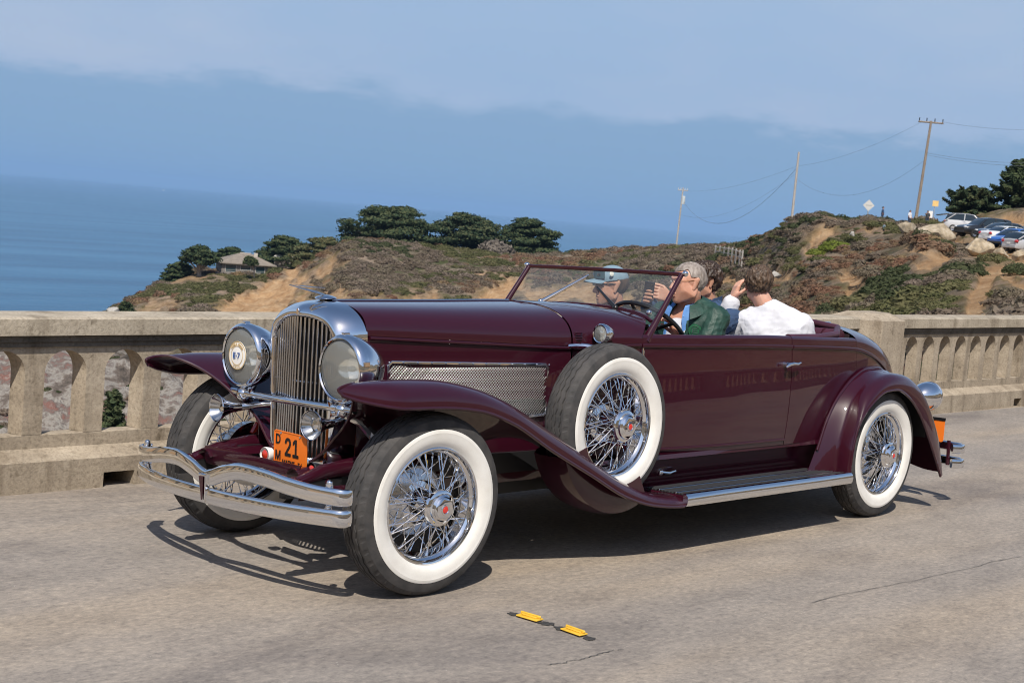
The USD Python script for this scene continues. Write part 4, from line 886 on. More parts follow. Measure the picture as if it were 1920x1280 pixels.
part('wheel_column', tube([ctr, ctr - axis*.5], [.03, .022], 12), 'black_iron', sw)

# wheels
def tyre_mesh(detail):
    n = 252
    prof = [(.262, -.070), (.275, -.080), (.300, -.088), (.330, -.090), (.360, -.087), (.384, -.078), (.3965, -.066), (.4040, -.054), (.4055, -.0440), (.3985, -.0425), (.3985, -.0375), (.4075, -.0360), (.4095, -.0150), (.4025, -.0135), (.4025, -.0085), (.4105, -.0070)]
    full_ = prof + [(r, -h) for r, h in prof[::-1]]
    P = np.zeros((len(full_), n, 3)); a_ = np.arange(n)/n*2*pi
    for i, (r, h) in enumerate(full_):
        rad = np.full(n, r); off = np.full(n, h)
        if detail and .390 < r < .4050 and abs(h) > .05: rad = rad - .0042*((np.arange(n) % 6) < 2)*(abs(h) > .06)
        if r > .395 and abs(h) < .0445: off = off + .0042*(np.abs((np.arange(n) % 6) - 3)/1.5 - 1)*(1 if h < 0 else -1)
        P[i] = np.stack([rad*np.cos(a_), off, rad*np.sin(a_)], 1)
    return grid(P, cv=True)
def lat(prof, n=64): return moved(lathe(prof, n), rot(pi/2, [1, 0, 0]))       # h > 0 points to -y (outwards)
TYRE = tyre_mesh(True)
WWALL = cat(lat([(.262, .073), (.268, .0775), (.280, .0855), (.295, .0905), (.312, .0925), (.327, .0925), (.329, .0935), (.331, .0925), (.340, .0915), (.344, .089)], 96))
RIM = cat(lat([(.264, .070), (.2635, .0765), (.259, .079), (.253, .077), (.249, .070), (.247, .058), (.238, .050), (.233, .042), (.230, .030), (.222, .014), (.218, 0), (.222, -.014), (.230, -.030), (.236, -.05), (.247, -.06), (.254, -.079), (.262, -.078), (.264, -.07)], 96))
HUB = cat(lat([(0, -.06), (.095, -.058), (.098, -.040), (.094, -.030), (.066, -.020), (.054, 0), (.048, .05), (.047, .09), (.052, .098), (.055, .108), (.050, .118), (.04, .120)], 40))
HCAP = cat(lat([(.060, .098), (.076, .101), (.083, .108), (.084, .116), (.080, .125), (.073, .129), (.066, .131)], 48), lat([(.067, .130), (.064, .140), (.056, .147)], 48), lat([(.062, .142), (.052, .153), (.046, .156), (.024, .157)], 6), lat([(.025, .1565), (.023, .160), (.018, .160), (.015, .157)], 32))
HRED = cat(lat([(.0155, .157), (.012, .160), (0, .161)], 24))
DRUM = cat(lat([(.10, -.02), (.148, -.035), (.160, -.045), (.162, -.10), (0, -.10)], 48))
sp = []
def spoke(a0, r0, h0, a1, r1, h1):
    p0 = np.array([r0*math.cos(a0), -h0, r0*math.sin(a0)]); p1 = np.array([r1*math.cos(a1), -h1, r1*math.sin(a1)])
    d = p1-p0; sp.append(tube([p0, p0+d*.90, p0+d*.905, p1], [.0025, .0025, .0042, .0042], 6, caps=False))
for k in range(22):
    a_ = k/22*2*pi; s = 1 if k % 2 else -1
    spoke(a_, .050, .103, a_ + s*.80, .234, .040)
    spoke(a_+.1, .052, .085, a_+.1 - s*.92, .222, .012)
    spoke(a_+.05, .092, -.034, a_+.05 + s*.95, .222, -.010)
SPOKES = cat(*sp)
def wheel_parts(w, white_in=True):
    t = part('tyre', TYRE, 'tread', w, 16)
    part('whitewall', WWALL, 'whitewall', w)
    part('rim', RIM, 'chrome', w); part('hub', HUB, 'chrome', w); part('spokes', SPOKES, 'chrome', w)
    part('hub_cap', HCAP, 'chrome', w, 30); part('cap_emblem', HRED, 'red_enamel', w)
    if white_in: part('whitewall', flipy(WWALL), 'whitewall', w)
def flipy(m): return flip(m)
def wheel(name, x, y, z, st=0.0, spin=0.0, side=-1, drum=True, world=True):
    M = T(x, y, z) @ rot(st, [0, 0, 1]) @ rot(spin, [0, 1, 0])
    if side > 0: M = M @ rot(pi, [0, 0, 1])
    w = empty(name, car, M=(BODYI @ M) if world else M)
    wheel_parts(w)
    if drum: part('brake_drum', DRUM, 'satin_chrome', w)
    return w
ST = -.0455
wheel('road_wheel', 0, -TR, RW, ST, .3); wheel('road_wheel', 0, TR-.01, RW, ST, 1.0, 1)
wheel('road_wheel', WB, -TR, RW, 0, .7); wheel('road_wheel', WB, TR, RW, 0, .2, 1)
wheel('spare_wheel', SX, SY, SZ, 0, .15, -1, False, False); wheel('spare_wheel', SX, -SY, SZ, 0, .5, 1, False, False)
part('front_axle', cat(tube([(0.02, y, .36 - .05*math.cos(y*2)) for y in np.linspace(-.58, .58, 12)], .03, 10), *[tube([(-.42, s*.40, .44), (-.1, s*.40, .40), (.35, s*.40, .45)], [.02, .035, .025], 8) for s in (-1, 1)]), 'paint', car)
part('rear_axle', cat(tube([(WB, -.58, .41), (WB, .58, .41)], .045, 10), trimesh.creation.icosphere(2, .15).apply_translation((WB, 0, .41))), 'black_iron', car)
# ------------------------------------------------------------------ people
MF = manifold3d.Manifold
def sph(p, r, sc=(1, 1, 1), n=20): return MF.sphere(float(r), n).scale(list(map(float, sc))).translate(list(map(float, p)))
def chain(*js):
    """tapered limb through joints (x, y, z, r)"""
    out = []
    for a_, b_ in zip(js[:-1], js[1:]): out.append(MF.batch_hull([sph(a_[:3], a_[3]), sph(b_[:3], b_[3])]))
    return out
def uni(ms): return MF.batch_boolean(ms, manifold3d.OpType.Add)
def to_tm(m, length=.014, it=6, lam=.5):
    m = m.refine_to_length(length); q = m.to_mesh()
    t = trimesh.Trimesh(np.array(q.vert_properties[:, :3]), np.array(q.tri_verts), process=True)
    if it: trimesh.smoothing.filter_taubin(t, lamb=lam, nu=lam+.03, iterations=it)
    return t
def nz(v): v = np.array(v, float); return v/np.linalg.norm(v)
def hand(w, d, n, side, curl=.5, spread=.12):
    """palm, four fingers and a thumb; w wrist, d towards the fingers, n out of the palm, side +1 if the thumb lies along cross(d, n)"""
    w, d, n = np.array(w, float), nz(d), np.array(n, float); n = nz(n - d*(n @ d)); t = np.cross(d, n)*side
    ms = [MF.batch_hull([sph(w, .024), sph(w + d*.035 + t*.022, .017), sph(w + d*.085 + t*.030, .012), sph(w + d*.080 - t*.032, .011), sph(w + d*.03 - t*.024, .016)])]
    for k, (o, L) in enumerate(((.030, .075), (.010, .084), (-.011, .078), (-.031, .060))):
        p = w + d*.086 + t*o; dd = nz(d + t*(o*spread*8)); js = [(*p, .0098)]
        for q, fr in enumerate((.45, .32, .23)):
            ang = curl*(.5 + q*.55); v = dd*math.cos(ang) + n*math.sin(ang); p = p + v*L*fr; js.append((*p, .0092 - .0008*q))
            dd = nz(v); 
        ms += chain(*js)
    p = w + d*.025 + t*.026; js = [(*p, .014)]
    for v, L in ((nz(d*.6 + t*.7 + n*.35), .040), (nz(d*.85 + t*.25 + n*.55), .032), (nz(d*.9 + n*.5), .024)):
        p = p + v*L; js.append((*p, .0115 - .001*len(js)))
    return ms + chain(*js)
def head(c, yaw, pitch=0.0, fat=1.0):
    """a head with brow, nose, lips, chin and ears; returns the solid and its placement"""
    H = T(*c) @ rot(yaw, [0, 0, 1]) @ rot(pitch, [0, 1, 0])
    ms = [sph((-.012, 0, .032), .094, (1.06, .83, .93), 40),
          MF.batch_hull([sph((.052, .030, .028), .034), sph((.052, -.030, .028), .034), sph((.052, .034*fat, -.030), .027), sph((.052, -.034*fat, -.030), .027), sph((.066, .010, -.090), .020), sph((.066, -.010, -.090), .020),
                         sph((-.002, .050*fat, -.060), .018), sph((-.002, -.050*fat, -.060), .018), sph((-.02, 0, .0), .06)]),
          MF.batch_hull([sph((.083, 0, .020), .008), sph((.106, 0, -.022), .0115), sph((.094, .013, -.028), .008), sph((.094, -.013, -.028), .008)]),
          MF.batch_hull([sph((.080, .034, .036), .008), sph((.088, 0, .030), .008), sph((.080, -.034, .036), .008)]),
          MF.batch_hull([sph((.084, .018, -.054), .006), sph((.089, 0, -.052), .007), sph((.084, -.018, -.054), .006)]),
          MF.batch_hull([sph((.083, .015, -.066), .006), sph((.087, 0, -.067), .0075), sph((.083, -.015, -.066), .006)])]
    for s in (-1, 1):
        ms.append(MF.batch_hull([sph((-.010, s*.077, .020), .012, (1, .45, 1.4)), sph((-.020, s*.084, .028), .013, (.9, .4, 1)), sph((.0, s*.074, -.022), .009, (1, .5, 1.2))]))
    m = uni(ms)
    for s in (-1, 1): m = m - sph((.094, s*.033, .013), .0135, (1, 1.35, .9))
    return m, H
def m_tf(m, M): return m.transform(np.asarray(M, float)[:3, :4])
def arr3(M): return np.asarray(M, float)[:3, :4]
def person(label, M, skin, J, hd, hand_specs, coat, coat_mat, leg_yaw=0.0, fat=1.0, trousers='denim_dark', coat_extra=0.0, neck_cut=None, group=None):
    """J: joints in the sitter's frame (x forward, y left, z up from the seat)"""
    P_ = tag(empty('person', M=M), label, 'person', group)
    L = lambda k, r: (*J[k], r)
    torso = [MF.batch_hull([sph(J['pelvis'] + np.array([0, .07, 0]), .115*fat), sph(J['pelvis'] - np.array([0, .07, 0]), .115*fat), sph(J['waist'], .125*fat, (1, 1.12, 1))]),
             MF.batch_hull([sph(J['waist'], .125*fat, (1, 1.12, 1)), sph(J['chest'] + np.array([0, .075, 0]), .112*fat), sph(J['chest'] - np.array([0, .075, 0]), .112*fat)]),
             MF.batch_hull([sph(J['chest'] + np.array([0, .075, 0]), .112*fat), sph(J['chest'] - np.array([0, .075, 0]), .112*fat), sph(J['sh_l'], .060), sph(J['sh_r'], .060), sph(J['neck'], .055)])]
    hm, H = head(J['head'], hd[0], hd[1], hd[2] if len(hd) > 2 else 1.0)
    base = (H @ np.array([-.020, 0, -.045, 1]))[:3]
    neck = chain((*J['neck'], .060*min(fat, 1.1)), (*base, .055*min(fat, 1.1)))
    arms, sleeves = [], []
    for s in 'lr':
        arms += chain(L('sh_'+s, .052), L('el_'+s, .042), L('wr_'+s, .027))
    hands = []
    for s, d_, n_, side, curl in hand_specs: hands += hand(J['wr_'+s], d_, n_, side, curl)
    legs = []
    c_, s_ = math.cos(leg_yaw), math.sin(leg_yaw); lr = np.array([[c_, -s_, 0], [s_, c_, 0], [0, 0, 1]])
    for y in (.10, -.10):
        h_, k_, a_, f_ = (lr @ np.array(v) for v in ((0, y, .09), (.40, y*1.3, .10), (.52, y*1.3, -.10), (.62, y*1.3, -.12)))
        legs += chain((*h_, .085), (*k_, .058), (*a_, .042), (*f_, .035))
    bodym = uni(torso + neck + [m_tf(hm, H)] + arms + hands + legs)
    part('body', to_tm(bodym, .012, 4), skin, P_, True)
    tr = uni(chain(*[]) + [m for y in (.10, -.10) for m in chain((*(lr @ np.array((0, y, .09))), .100), (*(lr @ np.array((.40, y*1.3, .10))), .072), (*(lr @ np.array((.52, y*1.3, -.07))), .056))] + [MF.batch_hull([sph(J['pelvis'] + np.array([0, .07, 0]), .125*fat), sph(J['pelvis'] - np.array([0, .07, 0]), .125*fat), sph(J['waist'], .132*fat, (1, 1.1, 1))])])
    part('trousers', to_tm(tr, .03, 4), trousers, P_, True)
    e = coat
    g = [MF.batch_hull([sph(J['pelvis'] + np.array([0, .07, .02]), .135*fat), sph(J['pelvis'] - np.array([0, .07, -.02]), .135*fat), sph(J['waist'], .138*fat, (1, 1.14, 1))]),
         MF.batch_hull([sph(J['waist'], .138*fat, (1, 1.14, 1)), sph(J['chest'] + np.array([0, .08, 0]), .112*fat+e), sph(J['chest'] - np.array([0, .08, 0]), .112*fat+e)]),
         MF.batch_hull([sph(J['chest'] + np.array([0, .08, 0]), .112*fat+e), sph(J['chest'] - np.array([0, .08, 0]), .112*fat+e), sph(J['sh_l'], .056+e), sph(J['sh_r'], .056+e), sph(J['neck'] + np.array([-.012, 0, .004]), .070+e)])]
    for s in 'lr':
        w_ = np.array(J['wr_'+s]); el = np.array(J['el_'+s]); cuff = w_ + (el-w_)*.10
        g += chain(L('sh_'+s, .062+e), L('el_'+s, .054+e), (*(el + (cuff-el)*.80), .042+e), (*cuff, .036+e))
    gm = uni(g)
    nd = nz(base - J['neck'])
    ncyl = MF.batch_hull([sph(J['neck'] - nd*.03, .062*min(fat, 1.1)), sph(J['neck'] + nd*.20, .085)])
    gm = gm - ncyl
    if neck_cut is not None: gm = gm - neck_cut
    t = to_tm(gm, .010, 4)
    v = t.vertices; nrm = t.vertex_normals
    fold = 1-np.abs(2*meshkit.fbm(v*[9, 9, 24] + 3.1, 3, 17)-1)**.7; wr = (meshkit.fbm(v*[20, 20, 16], 3, 31)-.5)*.014 + ((fold-.7)*.022 + (1-np.abs(2*meshkit.fbm(v*[16, 16, 38], 2, 44)-1)**.6 - .7)*.010)*(.24 if coat_mat == 'white_cotton' else .55)
    t.vertices = v + nrm*wr[:, None]
    part('coat' if coat_mat != 'white_cotton' else 'sweatshirt', t, coat_mat, P_, True)
    return P_, H, J
def hairpiece(P_, H, keep, mat, lift=1.06, seed=1, rough=.006, strand=(60, 60, 14), name='hair'):
    """hair: the cranium's skin pushed out, cut to the hairline, with strands as relief"""
    m = sph((-.014, 0, .034), .097*lift, (1.06, .845, .95), 72)
    for cut in keep: m = m - cut
    t = to_tm(m, .006, 1)
    v = t.vertices; n = t.vertex_normals
    t.vertices = v + n*((meshkit.fbm(v*np.array(strand), 3, seed)-.45)*rough*2.2)[:, None]
    return part(name, moved(t, H), mat, P_, True)
def cutbox(x0, x1, y0, y1, z0, z1, tilt=0.0, about=(0, 0, 0)):
    b = MF.cube([x1-x0, y1-y0, z1-z0]).translate([x0, y0, z0])
    if tilt: b = b.translate([-a for a in about]).rotate([0, math.degrees(tilt), 0]).translate(list(about))
    return b
def skinmat(name, a, b):
    varied(name, a, b, 18.0, .48, .12, 160.0, bdist=.0015, subsurface_weight=.12, subsurface_scale=.01, specular_ior_level=.4)
skinmat('skin_ruddy', (.50, .245, .165), (.60, .325, .235)); skinmat('skin_tan', (.46, .235, .155), (.55, .30, .21)); skinmat('skin_fair', (.54, .285, .205), (.63, .37, .28))
varied('green_leather', (.012, .040, .031), (.026, .068, .053), 22, .50, .6, 45, bdist=.006, specular_ior_level=.35)
varied('white_cotton', (.56, .57, .62), (.66, .67, .71), 10, .9, .25, 140, bdist=.002)
varied('blue_cotton', (.085, .22, .52), (.14, .31, .64), 14, .85, .2, 120, bdist=.002)
varied('navy_cloth', (.020, .045, .105), (.035, .075, .16), 12, .9, .2, 120, bdist=.002)
varied('charcoal_cloth', (.025, .028, .034), (.05, .055, .062), 12, .9, .2, 120, bdist=.002)
varied('denim_dark', (.02, .03, .06), (.04, .055, .10), 20, .9, .2, 160, bdist=.002)
varied('grey_hair', (.17, .14, .12), (.33, .29, .26), 60, .6, .5, 220, bdist=.003, stretch=(1, 1, .25))
varied('dark_hair', (.016, .009, .006), (.060, .034, .021), 55, .5, .5, 220, bdist=.003, stretch=(1, 1, .25))
varied('brown_hair', (.035, .021, .013), (.115, .072, .044), 55, .55, .5, 220, bdist=.003, stretch=(1, 1, .25))
varied('teal_cap', (.15, .235, .30), (.20, .29, .355), 20, .85, .2, 150, bdist=.002)
pbr('teal_dark', (.025, .07, .09), .8); pbr('lens_black', (.008, .008, .010), .08, 0, coat_weight=1.0); pbr('cap_badge', (.78, .78, .70), .6); pbr('gold_wire', (.55, .40, .20), .25, 1.0); pbr('emblem_green', (.008, .085, .035), 1.0); pbr('eye_white', (.75, .73, .70), .3)
pbr('phone_black', (.012, .014, .02), .18)
A3 = lambda *v: np.array(v, float)
def pose(**k):
    J = dict(pelvis=A3(0, 0, .10), waist=A3(-.02, 0, .25), chest=A3(-.01, 0, .405), neck=A3(.0, 0, .535), sh_l=A3(-.01, .185, .475), sh_r=A3(-.01, -.185, .475), head=A3(.045, 0, .70),
             el_l=A3(.10, .27, .23), el_r=A3(.10, -.27, .23), wr_l=A3(.33, .13, .17), wr_r=A3(.33, -.13, .17))
    J.update({a: A3(*b) for a, b in k.items()}); return J
def seat_M(x, y, z, ang=pi): return BODY @ T(x, y, z) @ rot(ang, [0, 0, 1])

# the driver
J = pose(wr_l=(.36, .195, .400), el_l=(.14, .195, .235), wr_r=(.385, -.24, .43), el_r=(.15, -.28, .28), head=(.055, .02, .690), neck=(.0, .0, .560), sh_l=(-.01, .185, .505), sh_r=(-.01, -.185, .505), chest=(-.01, 0, .430))
vcut = MF.batch_hull([sph((.10, 0, .55), .070), sph((.24, 0, .55), .095), sph((.12, .010, .30), .060), sph((.26, .0, .25), .11)])
Pd, H, J = person('grey haired driver in a green leather jacket and rimless glasses, hands on the wheel', seat_M(2.345, -.34, .70), 'skin_ruddy', J, (-.42, .02, 1.22), [('l', (.2, -.35, .9), (.6, -.6, -.1), -1, 1.1), ('r', (.2, .35, .9), (.6, .6, -.1), 1, 1.1)], .016, 'green_leather', fat=1.12, neck_cut=vcut)
sh = to_tm(MF.batch_hull([sph(J['chest'] + A3(.022, .04, -.02), .118), sph(J['chest'] + A3(.022, -.04, -.02), .118), sph(A3(-.0, 0, .50), .075), sph(A3(0, 0, .30), .14)]) - MF.batch_hull([sph(J['neck'] - A3(0, 0, .02), .056), sph(J['neck'] + A3(.03, 0, .2), .08)]), .014, 3)
part('tee_shirt', sh, 'white_cotton', Pd, True)
nk = J['neck']
def collar(s, a0, r0, r1, z0, z1, drop, flare, name, mat, t=.005):
    """one half of a turned-down collar: from the throat (a0) round to the nape"""
    P = []
    for k in range(5):
        q = k/4; row = []
        for a in np.linspace(a0, pi, 14):
            rr = r0 + (r1-r0)*q + flare*q*max(0, 1-(a-a0)*1.6); zz = z0 + (z1-z0)*(a-a0)/(pi-a0) - drop*q*(1 + .6*max(0, 1-(a-a0)*1.6)) + .008*math.sin(pi*q)
            row.append(A3(nk[0] + .010 + rr*math.cos(a), s*rr*math.sin(a)*1.02, zz))
        P.append(row)
    part(name, shell(P, t), mat, Pd, True)
for s in (1, -1):
    flap = shell([[A3(.100 + .020*min(k, 1.6) + .006*math.sin(k*2.2) - .012*q, s*(.040+.034*q+.006*k), .555 - .055*k + .016*q*(k < 2)) for q in np.linspace(0, 1.3, 5)] for k in np.linspace(0, 3.6, 7)], .006)
    part('shirt_front', flap, 'blue_cotton', Pd, True)
    collar(s, .42, .078, .104, .570, .632, .040, .022, 'shirt_collar', 'blue_cotton')
    collar(s, .70, .110, .158, .575, .628, .050, .030, 'jacket_collar', 'green_leather', .008)
em = lathe([(0, .003), (.034, .003), (.038, 0)], 24, 'x');
gm_ = UsdGeom.Mesh(stage.GetPrimAtPath(str(Pd.GetPath()) + '/coat')); gv = np.array(gm_.GetPointsAttr().Get()); gn = np.array(gm_.GetNormalsAttr().Get())
MW_ = seat_M(2.345, -.34, .70); near = np.linalg.norm(gv - A3(.10, .125, .43), axis=1) + 10*(gn[:, 1] < .1); k_ = int(np.argmin(near)); nn = nz(gn[k_]); s1 = nz(np.cross([0, 0, 1], nn)); s2 = np.cross(nn, s1)
emM = np.eye(4); emM[:3, 0], emM[:3, 1], emM[:3, 2], emM[:3, 3] = -nn, -s1, s2, gv[k_] + nn*.002
part('jacket_emblem', moved(em, emM), 'emblem_green', Pd, True)
ring = [(.0, .026*math.cos(t), .026*math.sin(t)) for t in np.linspace(0, 2*pi, 25)[:-1]]
part('emblem_stitching', moved(cat(tube([(-.0045, b, c) for _, b, c in ring], .0022, 5, closed=True), *[bx(-.006, -.002, -.016, .012, z-.003, z+.003) for z in (-.012, 0, .012)], bx(-.006, -.002, .010, .016, -.014, .014)), emM), 'green_leather', Pd, False)
hairpiece(Pd, H, [cutbox(.030, .2, -.2, .2, -.2, .085, .25, (.030, 0, .085)), cutbox(-.03, .2, -.2, .2, -.2, .014), cutbox(-.2, .2, -.2, .2, -.3, -.052), cutbox(-.020, .03, .05, .2, -.06, .040), cutbox(-.020, .03, -.2, -.05, -.06, .040)], 'grey_hair', 1.012, 5, .004, (95, 95, 40))
g = []
for s in (1, -1):
    g.append(tube([(.096 + .0*t, s*.033 + .021*math.cos(t), .010 + .016*math.sin(t)) for t in np.linspace(0, 2*pi, 17)[:-1]], .0012, 5, closed=True)); g.append(tube([(.094, s*.054, .016), (.06, s*.070, .020), (.0, s*.079, .024), (-.02, s*.080, .015)], .0014, 5))
    part('eye', moved(trimesh.creation.icosphere(2, .0115).apply_translation((.082, s*.033, .012)), H), 'eye_white', Pd)
part('glasses', moved(cat(*g, tube([(.098, .012, .014), (.102, 0, .017), (.098, -.012, .014)], .0013, 5)), H), 'gold_wire', Pd)

# passenger with the cap
J = pose(head=(.06, 0, .690))
Pc, H, J = person('front passenger in a pale teal cap and dark sunglasses behind the windscreen', seat_M(2.515, .345, .652), 'skin_tan', J, (-.50, .06), [('l', (.9, -.3, -.1), (0, 0, -1), -1, .6), ('r', (.9, .3, -.1), (0, 0, -1), 1, .6)], .012, 'charcoal_cloth')
cp = sph((-.010, 0, .046), .100, (1.06, .83, .88), 60) - cutbox(-.3, .3, -.3, .3, -.3, .040, .10)
tc = to_tm(cp, .010, 2); part('cap_crown', moved(tc, H), 'teal_cap', Pc, True)
br = [[A3(.085 + .085*math.cos(a_*.95)*q - .03*(1-math.cos(a_)), .080*math.sin(a_)*(1-.12*q), .052 - .012*q - .016*abs(math.sin(a_))) for q in np.linspace(0, 1, 6)] for a_ in np.linspace(-1.35, 1.35, 17)]
part('cap_brim', moved(shell(br, .004), H), 'teal_cap', Pc, True)
part('cap_band', moved(shell([[A3(-.012 + .118*math.cos(a_), .094*math.sin(a_), z) for z in (.056, .085, .103)] for a_ in np.linspace(-.85, .85, 15)], .004), H), 'teal_dark', Pc, True)
part('cap_badge', moved(trimesh.creation.icosphere(2, .014).apply_transform(T(.028, .092, .083) @ np.diag([1, .25, 1.1, 1])), H), 'cap_badge', Pc, True)
gg = [shell([[A3(.094 - .030*abs(q)**2 , s*(.010 + .050*u), .018 + .017*q*(1-.15*u)) for q in np.linspace(-1, 1, 6)] for u in np.linspace(0, 1, 7)], .003) for s in (1, -1)]
part('sunglasses', moved(cat(*gg, *[tube([(.080, s*.060, .022), (.04, s*.074, .024), (-.02, s*.082, .018)], .0035, 6) for s in (1, -1)], tube([(.096, .012, .022), (.098, 0, .024), (.096, -.012, .022)], .003, 6)), H), 'lens_black', Pc, True)
gg2 = [trimesh.creation.icosphere(2, .022).apply_transform(T(.090, s*.030, .078) @ np.diag([.45, 1.15, .62, 1])) for s in (1, -1)]
part('cap_sunglasses', moved(cat(*gg2, tube([(.093, .01, .082), (.097, 0, .083), (.093, -.01, .082)], .003, 6)), H), 'lens_black', Pc, True)
hairpiece(Pc, H, [cutbox(-.3, .3, -.3, .3, .050, .4), cutbox(-.01, .3, -.3, .3, -.3, .4), cutbox(-.3, .3, -.3, .3, -.3, -.055)], 'brown_hair', 1.03, 9, .003)

# dark haired passenger with the phone
J = pose(head=(.05, 0, .70), wr_l=(.50, .085, .600), el_l=(.26, .24, .42), wr_r=(.51, -.065, .585), el_r=(.26, -.24, .40))
Pk, H, J = person('dark haired passenger in a blue denim collar holding a phone up beside the driver', seat_M(3.17, .135, .70), 'skin_tan', J, (-.32, .03), [('l', (.85, -.35, .25), (.3, -.9, 0), -1, .75), ('r', (.85, .30, .15), (.3, .9, 0), 1, .75)], .012, 'navy_cloth')
hairpiece(Pk, H, [cutbox(.060, .3, -.3, .3, -.3, .060), cutbox(.0, .3, -.3, .3, -.3, -.005), cutbox(-.3, .3, -.3, .3, -.3, -.075), cutbox(-.018, .022, .055, .2, -.05, .038), cutbox(-.018, .022, -.2, -.055, -.05, .038)], 'dark_hair', 1.12, 3, .018, (60, 60, 26))
for s in (1, -1): part('coat_collar', shell([[A3(.060-.085*q, s*(.045+.045*q-.02*q*q), .590 - .052*k + .018*q) for q in np.linspace(0, 1.5, 7)] for k in np.linspace(0, 1, 4)], .006), 'blue_cotton' if False else 'navy_cloth', Pk, True)
PM = BODY @ T(2.555, .125, 1.340) @ rot(.10, [1, 0, 0])
ph_ = tag(empty('mobile_phone', M=PM), 'black mobile phone held up in two hands behind the windscreen', 'phone')
part('phone_body', cbox(-.0045, .0045, -.038, .038, -.048, .048, .003), 'phone_black', ph_, False)
part('phone_camera', moved(lathe([(0, .003), (.006, .003), (.007, 0)], 16, 'x'), T(-.0045, -.024, .032)), 'lens_black', ph_)

# rear passenger looking away
hd_yaw = -.18
J = pose(head=(.03, .02, .695), neck=(-.01, -.045, .53), chest=(-.015, -.085, .40), waist=(-.02, -.07, .25), pelvis=(0, -.05, .10), wr_l=(.085, .165, .600), el_l=(.16, .225, .345), wr_r=(.26, -.26, .17), el_r=(.02, -.34, .22), sh_l=(.03, .075, .468), sh_r=(-.02, -.255, .462))
Pw, H, J = person('young passenger in a white sweatshirt seen from behind, one hand raised to the temple', seat_M(3.27, -.21, .70, math.radians(52)), 'skin_fair', J, (hd_yaw, .05), [('l', (.1, -.30, .95), (.1, -.95, -.1), -1, .55), ('r', (.9, .3, -.1), (0, 0, -1), 1, .5)], .020, 'white_cotton', leg_yaw=math.radians(128), fat=1.02)
hairpiece(Pw, H, [cutbox(.062, .3, -.3, .3, -.3, .072), cutbox(.0, .3, -.3, .3, -.3, .010), cutbox(-.3, .3, -.3, .3, -.3, -.058), cutbox(-.020, .03, .05, .2, -.06, .036), cutbox(-.020, .03, -.2, -.05, -.06, .036)], 'brown_hair', 1.045, 12, .014, (85, 85, 34))
nb_ = nz((H @ A3(-.02, 0, -.045, 1))[:3] - J['neck'])
rg = []
e1_ = nz(np.cross(nb_, [0, 1, 0])); e2_ = np.cross(nb_, e1_)
part('sweatshirt_collar', tube([J['neck'] + nb_*.012 + .070*(math.cos(t)*e1_ + math.sin(t)*e2_) for t in np.linspace(0, 2*pi, 25)[:-1]], .012, 8, closed=True), 'white_cotton', Pw, True)
# ------------------------------------------------------------------ scrub, trees
rng = np.random.default_rng(7)
def leaf_mat(name, cols, trans=.33):
    st = [(i/(len(cols)-1), tuple(v*1.85 for v in c)) for i, c in enumerate(cols)]
    LOOK[name] = usdkit.material(stage, '/World/Looks/' + name, {'o': ('object_info', {}), 'g': ('geometry', {}), 'n': ('noise_texture', {'scale': 1.6, 'detail': 3.0}), 'ns': ('math', {'math_type': 'multiply_add', 'value2': .9, 'value3': -.45}), 'a': ('math', {'math_type': 'add', 'use_clamp': True}),
        'r': ('rgb_ramp', {'ramp': st}), 'wn': ('white_noise_texture', {}), 'v': ('rgb_ramp', {'ramp': [(0, (.55, .55, .55)), (1, (1.45, 1.45, 1.45))]}), 'x': ('mix_color', {'blend_type': 'multiply', 'fac': 1.0}),
        'p': ('principled_bsdf', {'roughness': .8, 'specular_ior_level': .15}), 't': ('translucent_bsdf', {}), 'm': ('mix_closure', {'fac': trans})},
        [('g.position', 'n.vector'), ('n.fac', 'ns.value1'), ('o.random', 'a.value1'), ('ns.value', 'a.value2'), ('a.value', 'r.fac'), ('g.random_per_island', 'v.fac'), ('r.color', 'x.a'), ('v.color', 'x.b'), ('x.result', 'p.base_color'), ('x.result', 't.color'), ('p.BSDF', 'm.closure1'), ('t.BSDF', 'm.closure2')], surface='m.closure')
leaf_mat('sage_leaf', [(.15, .118, .085), (.20, .158, .122), (.175, .148, .10), (.24, .19, .155)])
leaf_mat('olive_leaf', [(.095, .10, .042), (.13, .13, .058), (.155, .142, .070), (.11, .118, .050)])
leaf_mat('rust_leaf', [(.21, .115, .075), (.25, .155, .10), (.19, .135, .095), (.28, .20, .11)])
leaf_mat('dark_leaf', [(.062, .078, .036), (.080, .094, .044), (.098, .104, .052)])
leaf_mat('bright_leaf', [(.16, .20, .035), (.20, .235, .045), (.14, .175, .04)], .35)
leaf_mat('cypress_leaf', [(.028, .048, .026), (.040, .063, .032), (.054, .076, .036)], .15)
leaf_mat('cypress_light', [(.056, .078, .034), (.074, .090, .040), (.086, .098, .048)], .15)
leaf_mat('dry_twig', [(.15, .13, .11), (.20, .17, .145)], .1)
varied('bark', (.10, .08, .065), (.19, .165, .14), 6, .95, .4, 30)
varied('pale_bark', (.22, .19, .165), (.36, .32, .28), 6, .95, .4, 30)
